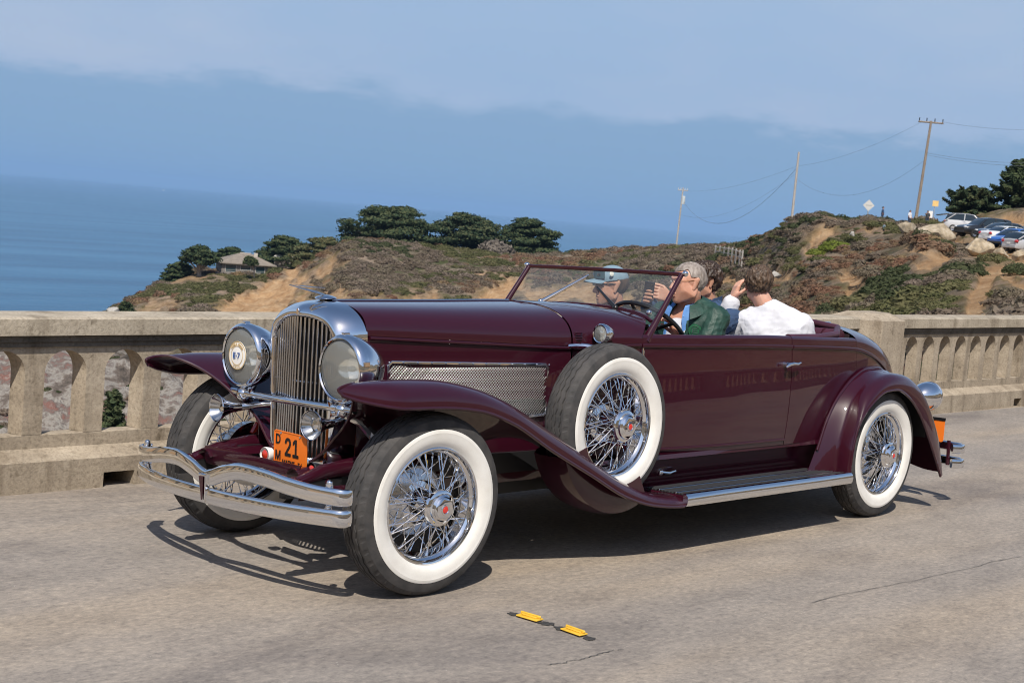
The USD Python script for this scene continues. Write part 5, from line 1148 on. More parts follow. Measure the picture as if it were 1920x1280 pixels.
def leaves(P, N, size, rng, aspect=2.2, flat=0.0):
    """one small kinked leaf (two triangles) at each point of P, roughly facing N"""
    n = len(P); d = rng.normal(size=(n, 3)); d[:, 2] *= (1-flat); d -= N*(d*N).sum(1, keepdims=True)*.6; d /= np.linalg.norm(d, axis=1, keepdims=True)
    w = np.cross(N + rng.normal(size=(n, 3))*.5, d); w /= np.maximum(np.linalg.norm(w, axis=1, keepdims=True), 1e-6)
    s = size*(.6 + .8*rng.random((n, 1))); L, W = d*s*aspect/2, w*s/2
    V = np.stack([P-L, P+W*.9, P+L, P-W*.9], 1).reshape(-1, 3); i = np.arange(n)*4
    F = np.stack([np.stack([i, i+1, i+2], 1), np.stack([i, i+2, i+3], 1)], 1).reshape(-1, 3)
    return trimesh.Trimesh(V, F, process=False)
def shrub_mesh(seed, n=420, size=.13):
    r = np.random.default_rng(seed); d = r.normal(size=(n, 3)); d[:, 2] = np.abs(d[:, 2])*.9 - .12; d /= np.linalg.norm(d, axis=1, keepdims=True)
    lump = .60 + .55*meshkit.fbm(d*2.3 + seed*7.1, 3, seed); rad = lump*(.70 + .36*r.random(n)**.5)
    P = d*rad[:, None]*[1, 1, .72]; 
    return leaves(P, d, size, r)
def instancer(name, protos, pos, yaw, sc, idx, label, cat_):
    pi_ = UsdGeom.PointInstancer.Define(stage, numbered('/World/' + name)); base = pi_.GetPrim().GetPath()
    rel = []
    for k, (nm, m, mt) in enumerate(protos):
        g = usdkit.mesh(stage, numbered(f'{base}/{nm}'), m, LOOK[mt], False); rel.append(g.GetPath())
    pi_.CreatePrototypesRel().SetTargets(rel)
    pi_.CreateProtoIndicesAttr(Vt.IntArray.FromNumpy(np.asarray(idx, np.int32)))
    pi_.CreatePositionsAttr(Vt.Vec3fArray.FromNumpy(np.asarray(pos, np.float32)))
    q = np.zeros((len(pos), 4), np.float32)
    pi_.CreateOrientationsAttr(Vt.QuathArray([Gf.Quath(float(math.cos(a/2)), 0, 0, float(math.sin(a/2))) for a in yaw]))
    pi_.CreateScalesAttr(Vt.Vec3fArray.FromNumpy(np.asarray(sc, np.float32)))
    return tag(pi_.GetPrim(), label, cat_, None, 'stuff')
def scatter(n, px0, px1, s0, s1, smin, smax, seed, keep=.20):
    r = np.random.default_rng(seed); az0, az1 = ray_of(px0, 560)[0], ray_of(px1, 560)[0]
    az = az0 + (az1-az0)*r.random(n); s = s0 + (s1-s0)*r.random(n)
    i = np.clip(np.searchsorted(AZ, az), 1, len(AZ)-1); t = (az-AZ[i-1])/(AZ[i]-AZ[i-1]); j = np.clip(np.searchsorted(S, s), 1, len(S)-1); u = (s-S[j-1])/(S[j]-S[j-1])
    lerp = lambda A: ((1-t)*((1-u)*A[i-1, j-1].T + u*A[i-1, j].T) + t*((1-u)*A[i, j-1].T + u*A[i, j].T)).T
    P = lerp(pts); b = lerp(BARE)
    ok = b < keep*(.6 + .8*r.random(n)); P = P[ok]; m = len(P)
    n1 = meshkit.fbm(P*[.045, .045, .02], 3, 40); n2 = meshkit.fbm(P*[.06, .06, .03], 3, 77); v = n1 + .10*(r.random(m)-.5); w = n2 + .10*(r.random(m)-.5)
    kind = np.where(w > .60, 2, np.where(v > .57, 1, np.where(v < .34, 3, 0)))
    size = smin + (smax-smin)*r.random(m)**1.6
    idx = kind*2 + (r.random(m) > .5)
    sc = np.stack([size*(.85+.4*r.random(m)), size*(.85+.4*r.random(m)), size*(.55+.35*r.random(m))], 1)
    hgt = sc[:, 2]*1.1
    clear = np.ones(m, bool)
    if s0 > 4:
        for lx_, lz in ((0, 1), (0, .5), (.8, .3), (-.8, .3), (.5, .8), (-.5, .8)):
            w2_ = sc[:, 0]*lx_; clear &= bare_mask(P + np.stack([w2_*math.cos(YAW), -w2_*math.sin(YAW), hgt*lz], 1)) < .4
    P[:, 2] -= .10*size
    P, sc, idx = P[clear], sc[clear], idx[clear]; m = len(P)
    return P, r.random(m)*2*pi, sc, idx
PROTO = [(n_, shrub_mesh(k, nl, sz), mt) for k, (n_, mt, nl, sz) in enumerate([('sage_bush', 'sage_leaf', 420, .13), ('sage_bush', 'sage_leaf', 420, .13), ('olive_bush', 'olive_leaf', 460, .13), ('olive_bush', 'olive_leaf', 460, .13), ('rust_bush', 'rust_leaf', 400, .13), ('rust_bush', 'rust_leaf', 400, .13), ('dark_bush', 'dark_leaf', 460, .14), ('dark_bush', 'dark_leaf', 460, .14)])]
A_ = scatter(5200, 190, 1420, 6.0, 8.25, .5, 1.8, 1); B_ = scatter(3400, 1290, 2300, 5.9, 8.25, .34, 1.15, 2); C_ = scatter(900, 1500, 2200, 5.4, 7.2, .28, .6, 4); D_ = scatter(130, -200, 560, 1.9, 3.4, .12, .38, 6, 9)
sel = [np.concatenate([a_[k] for a_ in (A_, B_, C_, D_)]) for k in range(4)]
instancer('coastal_scrub', PROTO, *sel[:2], sel[2], sel[3], 'low grey brown and olive coastal scrub covering the hillsides', 'scrub')

BUSHES = [  # px, py of the crown's middle, half width in px, leaf, label
    (1570, 456, 34, .55, 'bright_leaf', 'bright yellow green bush spreading on the hillside left of the warning sign'),
    (1535, 470, 22, .6, 'bright_leaf', 'small yellow green bush below the bright green one on the hillside'),
    (1758, 452, 30, .75, 'dark_leaf', 'dark green rounded bush in front of the largest pale boulder'),
    (1785, 460, 30, .75, 'sage_leaf', 'brown grey bush to the right of the dark bush by the largest boulder'),
    (1862, 480, 32, .6, 'olive_leaf', 'olive green bush between the boulders below the parked cars'),
    (1806, 490, 34, .6, 'sage_leaf', 'wide grey brown bush above the sandy path junction'),
    (1772, 520, 38, .7, 'sage_leaf', 'large brown bush left of the sandy path'),
    (1896, 548, 32, .8, 'sage_leaf', 'dark brown bush right of the sandy path behind the wall'),
    (1912, 580, 34, .7, 'dark_leaf', 'dark bush at the right edge just above the wall cap'),
    (1700, 545, 55, .55, 'dark_leaf', 'broad green bush at the middle of the near slope'),
    (1620, 560, 60, .5, 'olive_leaf', 'spreading olive bush low on the slope behind the wall post'),
    (1400, 440, 12, .9, 'dark_leaf', 'dark round bush on the skyline right of the slim pole with the transformer'),
    (1384, 446, 9, .9, 'dark_leaf', 'smaller dark bush on the skyline beside the round one'),
    (930, 455, 32, 1.0, 'dry_twig', 'pale leafless bush between the headland trees'),
    (1640, 505, 40, .6, 'sage_leaf', 'grey brown bush above the broad green bush'),
    (1910, 500, 30, .7, 'dark_leaf', 'low green bush beside the rightmost boulder'),
]
for k, (px, py, hw, asp, mt, lab) in enumerate(BUSHES):
    g0 = ground_px(px, min(py + hw*asp*.55, 608), 6.0, 8.1 if px > 1450 or px < 940 else 8.2); d = np.linalg.norm((g0-CAM)[:2]); r_ = hw*d/FPX
    b = shrub_mesh(100+k, 1300, .085); core = trimesh.creation.icosphere(2, .55); core.apply_transform(np.diag([1, 1, .8, 1]))
    x = tag(empty('shrub', M=T(*(g0 - [0, 0, .08*r_])) @ rot(k*1.3, [0, 0, 1]) @ np.diag([r_*1.15, r_*1.15, r_*1.25*asp, 1])), lab, 'shrub', 'single shrubs on the hillside')
    part('foliage', b, mt, x, False); part('stems', cat(*[tube([(0, 0, -.1), (.25*math.cos(t), .25*math.sin(t), .3), (.5*math.cos(t), .5*math.sin(t), .5)], [.05, .03, .01], 5) for t in np.linspace(0, 5.2, 6)]), 'bark', x)

nz_ = lambda v: v/np.linalg.norm(v)
def cypress(name, label, base, W_, H_, seed, mats=('cypress_leaf', 'cypress_light'), trunk=.35, lean=(0, 0), n=11000, clear=.10, bark='bark', limbs=7, size=.34, sprays=0, padf=1.0):
    """wind-shaped cypress: trunk and limbs carrying flat layered pads of foliage"""
    r = np.random.default_rng(seed); t_ = tag(empty(name, M=T(*base)), label, 'tree', 'cypress trees on the headland' if name == 'cypress_tree' else None)
    tr, pads = [], []
    lx, ly = lean
    tr.append(tube([(0, 0, -.6), (.1+lx*.2, ly*.2, H_*.25), (lx*.6, ly*.6, H_*.5), (lx, ly, H_*.8)], [trunk, trunk*.8, trunk*.5, trunk*.15], 8))
    npad = 84
    for k in range(npad):
        a = r.random()*2*pi; h = clear + (1-clear)*((k+.5)/npad)**1.15; env = math.sqrt(max(.03, 1 - max(0, (h-.18)/.84)**2)); rad = (W_/2)*env*math.sqrt(r.random())*.92
        c = np.array([lx*h + rad*math.cos(a), ly*h + rad*math.sin(a), H_*h*(.92) + r.normal()*.02*H_])
        pads.append((c, padf*W_*(.085+.085*r.random())*(1.12-.42*h), padf*H_*(.042+.045*r.random())))
        if k % max(1, npad//limbs) == 0: tr.append(tube([(lx*h*.4, ly*h*.4, H_*h*.42), (c[0]*.55, c[1]*.55, c[2]*.80), tuple(c)], [trunk*.45, trunk*.3, trunk*.08], 6))
    per_ = int(n*1.7)//npad
    for q in range(2):
        ms = []
        for (c, rw, rh) in pads:
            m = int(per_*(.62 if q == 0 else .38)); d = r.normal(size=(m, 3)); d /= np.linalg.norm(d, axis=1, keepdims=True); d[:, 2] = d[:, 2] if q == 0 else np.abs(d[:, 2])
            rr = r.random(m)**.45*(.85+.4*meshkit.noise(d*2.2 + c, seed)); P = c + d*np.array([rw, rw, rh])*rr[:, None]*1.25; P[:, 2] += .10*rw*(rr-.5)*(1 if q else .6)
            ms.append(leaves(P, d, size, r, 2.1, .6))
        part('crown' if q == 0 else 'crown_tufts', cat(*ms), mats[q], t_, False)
    for k in range(sprays):
        a = r.random()*2*pi; h = .12 + .85*r.random(); L_ = W_*(.36+.34*r.random())*(1.05-.5*h); p0 = np.array([0, 0, H_*h*.62]); p1 = p0 + np.array([L_*math.cos(a), L_*math.sin(a), L_*(.25+.5*r.random())]); tt = np.linspace(.25, 1.08, 150)
        c = p0 + (p1-p0)*tt[:, None] + r.normal(size=(150, 3))*W_*.016*(1.25-tt[:, None]); d = np.repeat(nz_(p1-p0)[None], 150, 0)
        part('spray', cat(leaves(c, r.normal(size=(150, 3)), size*.9, r, 2.6), tube([p0, p0*.5+p1*.5, p1], [trunk*.14, trunk*.09, trunk*.03], 5)), mats[k % 2], t_, False)
    part('trunk', cat(*tr), bark, t_)
    return t_
def tree_at(name, label, px, pbase, ptop, wpx, dist, seed, **kw):
    b = at(px, pbase, dist); H_ = (pbase-ptop)*dist/FPX; W_ = wpx*dist/FPX
    return cypress(name, label, b, W_, H_, seed, **kw)
tree_at('cypress_tree', 'largest dark cypress with a domed crown on the headland top', 728, 472, 386, 205, 300, 11, n=17000)
tree_at('cypress_tree', 'cypress in the middle of the headland row, left of the pale bush', 872, 480, 400, 158, 308, 12, n=13000)
tree_at('cypress_tree', 'rightmost cypress of the headland row, tapering to the right', 992, 486, 410, 132, 312, 13, n=12000)
tree_at('cypress_tree', 'low spreading cypress right of the hip roofed house', 532, 506, 442, 118, 322, 14, n=9000, clear=.05)
tree_at('cypress_tree', 'paler low cypress between the house tree and the largest cypress', 604, 502, 445, 112, 315, 15, n=8000, clear=.05, mats=('cypress_light', 'olive_leaf'))
tree_at('cypress_tree', 'flat topped cypress peeping over the roof of the house', 430, 506, 463, 72, 330, 16, n=5000, clear=.3)
tree_at('gnarled_tree', 'gnarled tree with bare pale branches left of the house', 372, 530, 462, 86, 288, 17, n=3600, clear=.62, bark='pale_bark', limbs=12, trunk=.5)
tree_at('cypress_tree', 'low dark bushy cypress at the cliff edge left of the gnarled tree', 335, 530, 492, 58, 292, 18, n=4200, clear=.02)
tree_at('windswept_tree', 'little leaning tree with a pale trunk in front of the house', 477, 514, 481, 34, 284, 19, n=1500, clear=.62, bark='pale_bark', lean=(-1.4, 0), trunk=.14, limbs=4, size=.28)
tree_at('cypress_tree', 'dark cypress with drooping branches behind the parked cars', 1822, 410, 350, 84, 160, 20, n=5200, clear=.03, size=.22, sprays=56, padf=.75)
tree_at('cypress_tree', 'tall cypress at the right edge behind the parked cars', 1908, 402, 304, 88, 158, 21, n=6000, clear=.02, size=.22, sprays=56, padf=.75)
tree_at('sapling', 'small dark conifer growing on the rocks seen through the wall opening', 208, 818, 730, 46, 57, 23, n=1600, clear=.02, size=.11, trunk=.06)
tree_at('cliff_bush', 'tuft of dark green on the white rock at the water behind the wall', 236, 586, 566, 26, 238, 24, n=900, clear=.02, size=.3, trunk=.1)

# ------------------------------------------------------------------ rocks
varied('boulder', (.22, .185, .135), (.37, .30, .205), 2.6, .94, .9, 12, c3=(.46, .40, .31), bdist=.06)
varied('white_rock', (.34, .32, .29), (.50, .48, .44), 1.2, .92, .8, 8, bdist=.1)
def boulder(label, px, py0, py1, wpx, dist, seed, mat='boulder', depth=.8, skew=0.0):
    r = np.random.default_rng(seed); b = at(px, py1, dist); W_, H_ = wpx*dist/FPX, (py1-py0)*dist/FPX
    P = r.normal(size=(17, 3)); P /= np.linalg.norm(P, axis=1, keepdims=True); P *= (.86 + .22*r.random((17, 1)))
    h = hull(P); h = h.subdivide().subdivide().subdivide(); v = h.vertices
    v = v*(1 + .13*(meshkit.fbm(v*2.6 + seed, 4, seed)-.5) - .10*np.abs(meshkit.fbm(v*1.3 + seed*3, 3, seed)-.5))[:, None]; v[:, 0] += skew*v[:, 2]
    h.vertices = v*[W_/2*1.08, W_/2*depth, H_/2*1.2]
    M = T(*(b + [0, 0, H_*.42])) @ rot(-YAW + .2, [0, 0, 1])
    o = part('boulder', h, mat, None, 22, M=M); return tag(o, label, 'boulder', 'pale boulders edging the car park')
boulder('largest pale boulder standing left of the parked cars', 1755, 414, 458, 68, 112, 1, skew=-.15)
boulder('smaller upright boulder left of the largest one', 1701, 415, 440, 38, 118, 2)
boulder('wedge of grey boulder leaning on the largest one', 1731, 434, 460, 30, 110, 3, skew=.3)
boulder('flat tan boulder below the dark parked cars', 1835, 447, 478, 52, 103, 4)
boulder('low boulder right of the flat tan one', 1879, 463, 482, 36, 102, 5)
boulder('boulder at the right edge under the silver car', 1914, 467, 500, 40, 95, 6)
boulder('lone pale stone low on the hillside beside the sandy patch', 1459, 506, 520, 26, 108, 7, 'white_rock')
boulder('white rock at the foot of the headland above the wall', 212, 574, 592, 26, 236, 8, 'white_rock')
boulder('small whitish stone on the slope below the bright bush', 1598, 434, 442, 16, 128, 9, 'white_rock')

# ------------------------------------------------------------------ house on the headland
varied('shingle_roof', (.17, .145, .12), (.25, .215, .18), 1.2, .9, .5, 9, stretch=(1, 1, 6))
varied('grey_boards', (.16, .145, .13), (.24, .22, .20), 1.4, .9, .3, 8)
pbr('house_glass', (.03, .06, .07), .08); pbr('pale_trim', (.52, .50, .46), .8); pbr('chimney_stone', (.48, .44, .38), .9)
HB = at(457, 511, 296); u_ = 296/FPX
hs_ = tag(empty('beach_house', M=T(*HB) @ rot(-YAW+.35, [0, 0, 1])), 'low hip roofed house with grey shingles among trees on the headland', 'house')
w2, d2, ev, ap_ = 5.0, 3.8, 1.75, 3.9
part('wall', cat(bx(-w2, w2, -d2, -d2+.2, 0, ev), bx(-w2, w2, d2-.2, d2, 0, ev), bx(-w2, -w2+.2, -d2+.2, d2-.2, 0, ev), bx(w2-.2, w2, -d2+.2, d2-.2, 0, ev)), 'grey_boards', hs_, False)
o_ = .7
R_ = part('roof', hull([(sx*(w2+o_), sy*(d2+o_), ev+.02) for sx in (-1, 1) for sy in (-1, 1)] + [(sx*(w2+o_), sy*(d2+o_), ev+.20) for sx in (-1, 1) for sy in (-1, 1)] + [(-.9, 0, ap_), (1.1, 0, ap_)]), 'shingle_roof', hs_, False)
part('ridge_cap', bx(-.95, 1.15, -.1, .1, ap_-.06, ap_+.05), 'pale_trim', R_, False)
part('chimney', cat(bx(1.6, 2.3, -1.3, -.6, 2.2, 4.05)), 'chimney_stone', R_, False)
for xa, xb, za, zb_ in ((-4.2, -2.2, .25, 1.55), (-1.3, .6, .75, 1.5), (1.7, 3.4, .3, 1.5)):
    wn = part('window', cat(bx(xa-.08, xb+.08, -d2-.06, -d2+.0, za-.08, za), bx(xa-.08, xb+.08, -d2-.06, -d2, zb_, zb_+.08), bx(xa-.08, xa, -d2-.06, -d2, za, zb_), bx(xb, xb+.08, -d2-.06, -d2, za, zb_)), 'pale_trim', hs_, False)
    part('pane', bx(xa, xb, -d2-.03, -d2-.004, za, zb_), 'house_glass', wn, False)
part('deck', bx(-w2-1.2, w2-.5, -d2-1.9, -d2-.07, -.25, .02), 'grey_boards', hs_, False)
part('deck_rail', cat(*[bx(-w2-1.1+1.2*k, -w2-1.02+1.2*k, -d2-1.86, -d2-1.78, .02, .62) for k in range(9)], bx(-w2-1.15, w2-1.6, -d2-1.87, -d2-1.77, .62, .70)), 'grey_boards', hs_, False)
part('foundation', bx(-w2+.05, w2-.05, -d2+.05, d2-.05, -2.5, 0), 'grey_boards', hs_, False)
HB2 = at(534, 493, 318)
h2 = tag(empty('outbuilding', M=T(*HB2) @ rot(-YAW-.2, [0, 0, 1])), 'pale roof of a small outbuilding half hidden in the trees right of the house', 'building')
part('wall', bx(-1.9, 1.9, -1.4, 1.4, -1, .9), 'grey_boards', h2, False); part('roof', hull([(-2.2, -1.7, .9), (2.2, -1.7, .9), (-2.2, 1.7, .9), (2.2, 1.7, .9), (-2.2, 0, 1.7), (2.2, 0, 1.7)]), 'pale_trim', h2, False)

# ------------------------------------------------------------------ poles and wires, fence, signs
varied('pole_wood', (.19, .15, .115), (.30, .25, .20), 3, .95, .3, 20, stretch=(3, 3, .4)); varied('grey_pole', (.34, .315, .285), (.47, .44, .41), 3, .95, .3, 20, stretch=(3, 3, .4)); pbr('transformer_grey', (.50, .55, .57), .5); pbr('wire', (.13, .15, .18), .6)
def pole(label, pb_, pt_, db, dt, r, mat):
    B0, T0 = at(*pb_, db), at(*pt_, dt); M = T(*B0); ax = T0-B0
    p_ = tag(empty('utility_pole', M=M), label, 'pole', 'wooden utility poles along the coast road')
    part('shaft', tube([-ax*.06, ax*.5, ax], [r, r*.85, r*.7], 10), mat, p_); return p_, ax, B0
p1, ax1, B1 = pole('slim utility pole carrying a grey transformer, left of the other poles', (1268, 462), (1281, 352), 275, 275, .17, 'grey_pole')
rgt = np.array([math.cos(YAW), -math.sin(YAW), 0])
part('crossarm', tube([ax1*.955 - rgt*.9, ax1*.955 + rgt*.9], .09, 6), 'grey_pole', p1)
part('insulator', cat(*[tube([ax1*.955 + rgt*s + [0, 0, .05], ax1*.955 + rgt*s + [0, 0, .45]], .07, 6) for s in (-.85, -.4, .4, .85)]), 'transformer_grey', p1)
part('transformer', moved(lathe([(0, -.75), (.30, -.75), (.33, -.6), (.33, .6), (.28, .75), (0, .78)], 16), T(*(ax1*.79 + rgt*.30))), 'transformer_grey', p1)
p2, ax2, B2 = pole('bare pale pole rising from the hilltop in the middle', (1484, 416), (1498, 285), 176, 176, .16, 'grey_pole')
p3, ax3, B3 = pole('tall brown utility pole with a crossarm beside the boulders', (1716, 418), (1746, 227), 142, 142, .15, 'pole_wood')
part('crossarm', cat(tube([ax3*.985 - rgt*1.15, ax3*.985 + rgt*1.15], .085, 6)), 'pole_wood', p3)
part('insulator', cat(*[tube([ax3*.985 + rgt*s + [0, 0, .05], ax3*.985 + rgt*s + [0, 0, .38]], .05, 6) for s in (-1.08, -.4, .35, 1.08)]), 'bakelite', p3)
part('pole_band', tube([ax3*.015, ax3*.06], .155, 10), 'chimney_stone', p3)
def wire(label, p0, p1_, sag, r=.012):
    p0, p1_ = np.array(p0), np.array(p1_); t = np.linspace(0, 1, 21)[:, None]
    q = p0*(1-t) + p1_*t; q[:, 2] -= (4*sag*t*(1-t))[:, 0]
    tag(part('overhead_wire', tube(q, r, 4, caps=False), 'wire', None), label, 'wire', 'overhead wires between the poles')
wire('drooping service wire from the transformer to the bare pole', B1 + ax1*.76 + rgt*.4, B2 + ax2*.78, 5.2, .022)
wire('upper wire from the transformer pole to the bare pole', B1 + ax1*.95 + rgt*.8, B2 + ax2*.80, .9, .011)
wire('lower slack wire from the transformer pole to the bare pole', B1 + ax1*.55, B2 + ax2*.70, 2.4, .011)
wire('wire from the bare pole up to the brown pole', B2 + ax2*.62, B3 + ax3*.62, 2.6, .011)
wire('high wire from the bare pole to the crossarm', B2 + ax2*.8, B3 + ax3*.98 - rgt*.9, .7, .009)
Rt = at(2050, 236, 130)
wire('top wire leaving the crossarm to the right', B3 + ax3*1.0 + rgt*1.05, Rt, .5, .010); wire('upper of two wires leaving the brown pole to the right', B3 + ax3*.69, at(2050, 302, 130), .5, .011); wire('lower of two wires leaving the brown pole to the right', B3 + ax3*.67, at(2050, 309, 130), .5, .011)
fpts = [(1341, 475, 15), (1349, 477, 16), (1357, 479, 17), (1365, 481, 18), (1372, 483, 19), (1379, 486, 20), (1386, 489, 21), (1391, 491, 22)]
fn = tag(empty('post_fence'), 'short run of grey fence posts going down the slope', 'fence')
tops = []
for k, (px, py, h) in enumerate(fpts):
    b = at(px, py, 236 - k*6); hh = h*(236-k*6)/FPX; part('post', bx(b[0]-.08, b[0]+.08, b[1]-.08, b[1]+.08, b[2]-.6, b[2]+hh), 'grey_pole', fn, False); tops.append(b + [0, 0, hh*.8])
part('rail', tube(tops, .05, 5), 'grey_pole', fn); part('rail', tube([t - [0, 0, .7] for t in tops], .05, 5), 'grey_pole', fn)
pbr('sign_back', (.62, .62, .60), .5, .2); pbr('sign_yellow', (.72, .50, .20), .6); pbr('sign_white', (.75, .75, .73), .6); pbr('steel_post', (.35, .35, .34), .6, .5)
def frame_facing(P, yaw=0.0): return T(*P) @ rot(-YAW + yaw, [0, 0, 1])
sg = tag(empty('warning_sign', M=frame_facing(at(1626, 412, 152))), 'pale diamond shaped road sign on a post on the hilltop', 'sign')
s_ = 152/FPX
part('sign_panel', moved(extr(Polygon([(-.58, 0), (0, -.58), (.58, 0), (0, .58)]), .02), T(0, 0, 26*s_) @ rot(pi/2, [1, 0, 0])), 'sign_back', sg, False)
part('sign_post', cat(bx(-.04, .04, .0, .06, -.5, 26*s_+.3), bx(-.3, .3, -.025, -.02, 26*s_-.03, 26*s_+.03)), 'steel_post', sg, False)
sg2 = tag(empty('small_sign', M=frame_facing(at(1745, 418, 140))), 'small square tan sign on a thin post right of the brown pole', 'sign')
s_ = 140/FPX
part('sign_panel', bx(-.02, .52, -.02, .02, 30*s_, 30*s_+.52), 'sign_yellow', sg2, False); part('sign_post', bx(.18, .23, .02, .07, -.3, 30*s_+.4), 'steel_post', sg2, False)
part('notice_board', bx(-.28, .08, -.04, .0, 9*s_, 9*s_+.62), 'sign_white', sg2, False)
sg3 = tag(empty('marker_post', M=frame_facing(at(1902, 408, 146))), 'small white marker on the bare bank below the right hand trees', 'marker')
part('marker_panel', bx(-.16, .16, -.03, .03, 0, .42), 'sign_white', sg3, False)

# ------------------------------------------------------------------ people far off at the viewpoint
def far_person(label, px, py, dist, h=1.7, top='navy_cloth', arm=0.0, yaw=0.0, grp='distant people at the viewpoint'):
    b = at(px, py, dist); P_ = tag(empty('person', M=T(*b) @ rot(-YAW+yaw, [0, 0, 1]) @ np.diag([h/1.7]*3 + [1])), label, 'person', grp)
    body = uni(chain((.10, 0, .05, .05), (.09, 0, .48, .06), (.08, 0, .86, .10)) + chain((-.10, .05, .05, .05), (-.09, 0, .48, .06), (-.08, 0, .86, .10)) + [MF.batch_hull([sph((0, 0, .90), .15), sph((.12, 0, 1.34), .09), sph((-.12, 0, 1.34), .09)])] + chain((0, 0, 1.38, .055), (0, 0, 1.5, .055)) + [sph((0, 0, 1.58), .105, (.85, 1, 1.1))] + chain((.19, 0, 1.36, .05), (.26, .02, 1.08, .042), (.22, -.10, .86, .035)) + chain((-.19, 0, 1.36, .05), (-.27, -.05 - arm*.1, 1.10 + arm*.15, .042), (-.15, -.22*max(arm, .3), .88 + arm*.5, .035)))
    part('body', to_tm(body, .05, 3), 'skin_tan', P_, True)
    part('top', to_tm(uni([MF.batch_hull([sph((0, 0, .92), .17), sph((.12, 0, 1.34), .105), sph((-.12, 0, 1.34), .105)])] + chain((.19, 0, 1.36, .065), (.26, .02, 1.10, .055)) + chain((-.19, 0, 1.36, .065), (-.27, -.05 - arm*.1, 1.12 + arm*.15, .055))), .06, 2), top, P_, True)
    part('trousers', to_tm(uni(chain((.10, 0, .14, .07), (.09, 0, .48, .08), (.08, 0, .90, .13)) + chain((-.10, .04, .14, .07), (-.09, 0, .48, .08), (-.08, 0, .90, .13))), .06, 2), 'denim_dark', P_, True)
    part('hair', to_tm(sph((0, .012, 1.60), .115, (.88, 1, 1.05)) - cutbox(-.3, .3, -.3, .0, 1.3, 1.62), .05, 2), 'dark_hair', P_, True)
# ------------------------------------------------------------------ distant people, parked cars, boat, road markers
far_person('distant person in blue standing on the skyline right of the diamond sign', 1653, 418, 160, top='navy_cloth', yaw=1.2)
far_person('distant person in teal among the bushes below the skyline', 1656, 440, 132, 1.0, top='teal_cap', yaw=2)
far_person('distant person in white beside the foot of the brown pole', 1704, 424, 120, 1.25, top='white_cotton', yaw=.6)
far_person('distant person with a raised arm left of the notice board', 1737, 424, 128, 1.3, top='charcoal_cloth', arm=1.0)
def paintmat(name, c, rough=.3): pbr(name, c, rough, .0, coat_weight=1.0, coat_roughness=.03)
paintmat('car_silver', (.52, .53, .55)); paintmat('car_black', (.010, .011, .013)); paintmat('car_slate', (.035, .045, .055)); paintmat('car_white', (.68, .69, .70)); paintmat('car_blue', (.02, .11, .42)); paintmat('car_greysilver', (.40, .41, .43))
pbr('car_glass', (.012, .020, .024), .05, 0, coat_weight=1.0); pbr('car_lamp', (.72, .74, .76), .12, .3); pbr('car_tail_red', (.45, .02, .025), .2, 0, coat_weight=1.0); pbr('car_tyre', (.018, .018, .019), .8); pbr('car_trim', (.025, .025, .027), .6); pbr('alloy', (.5, .5, .52), .3, 1.0)
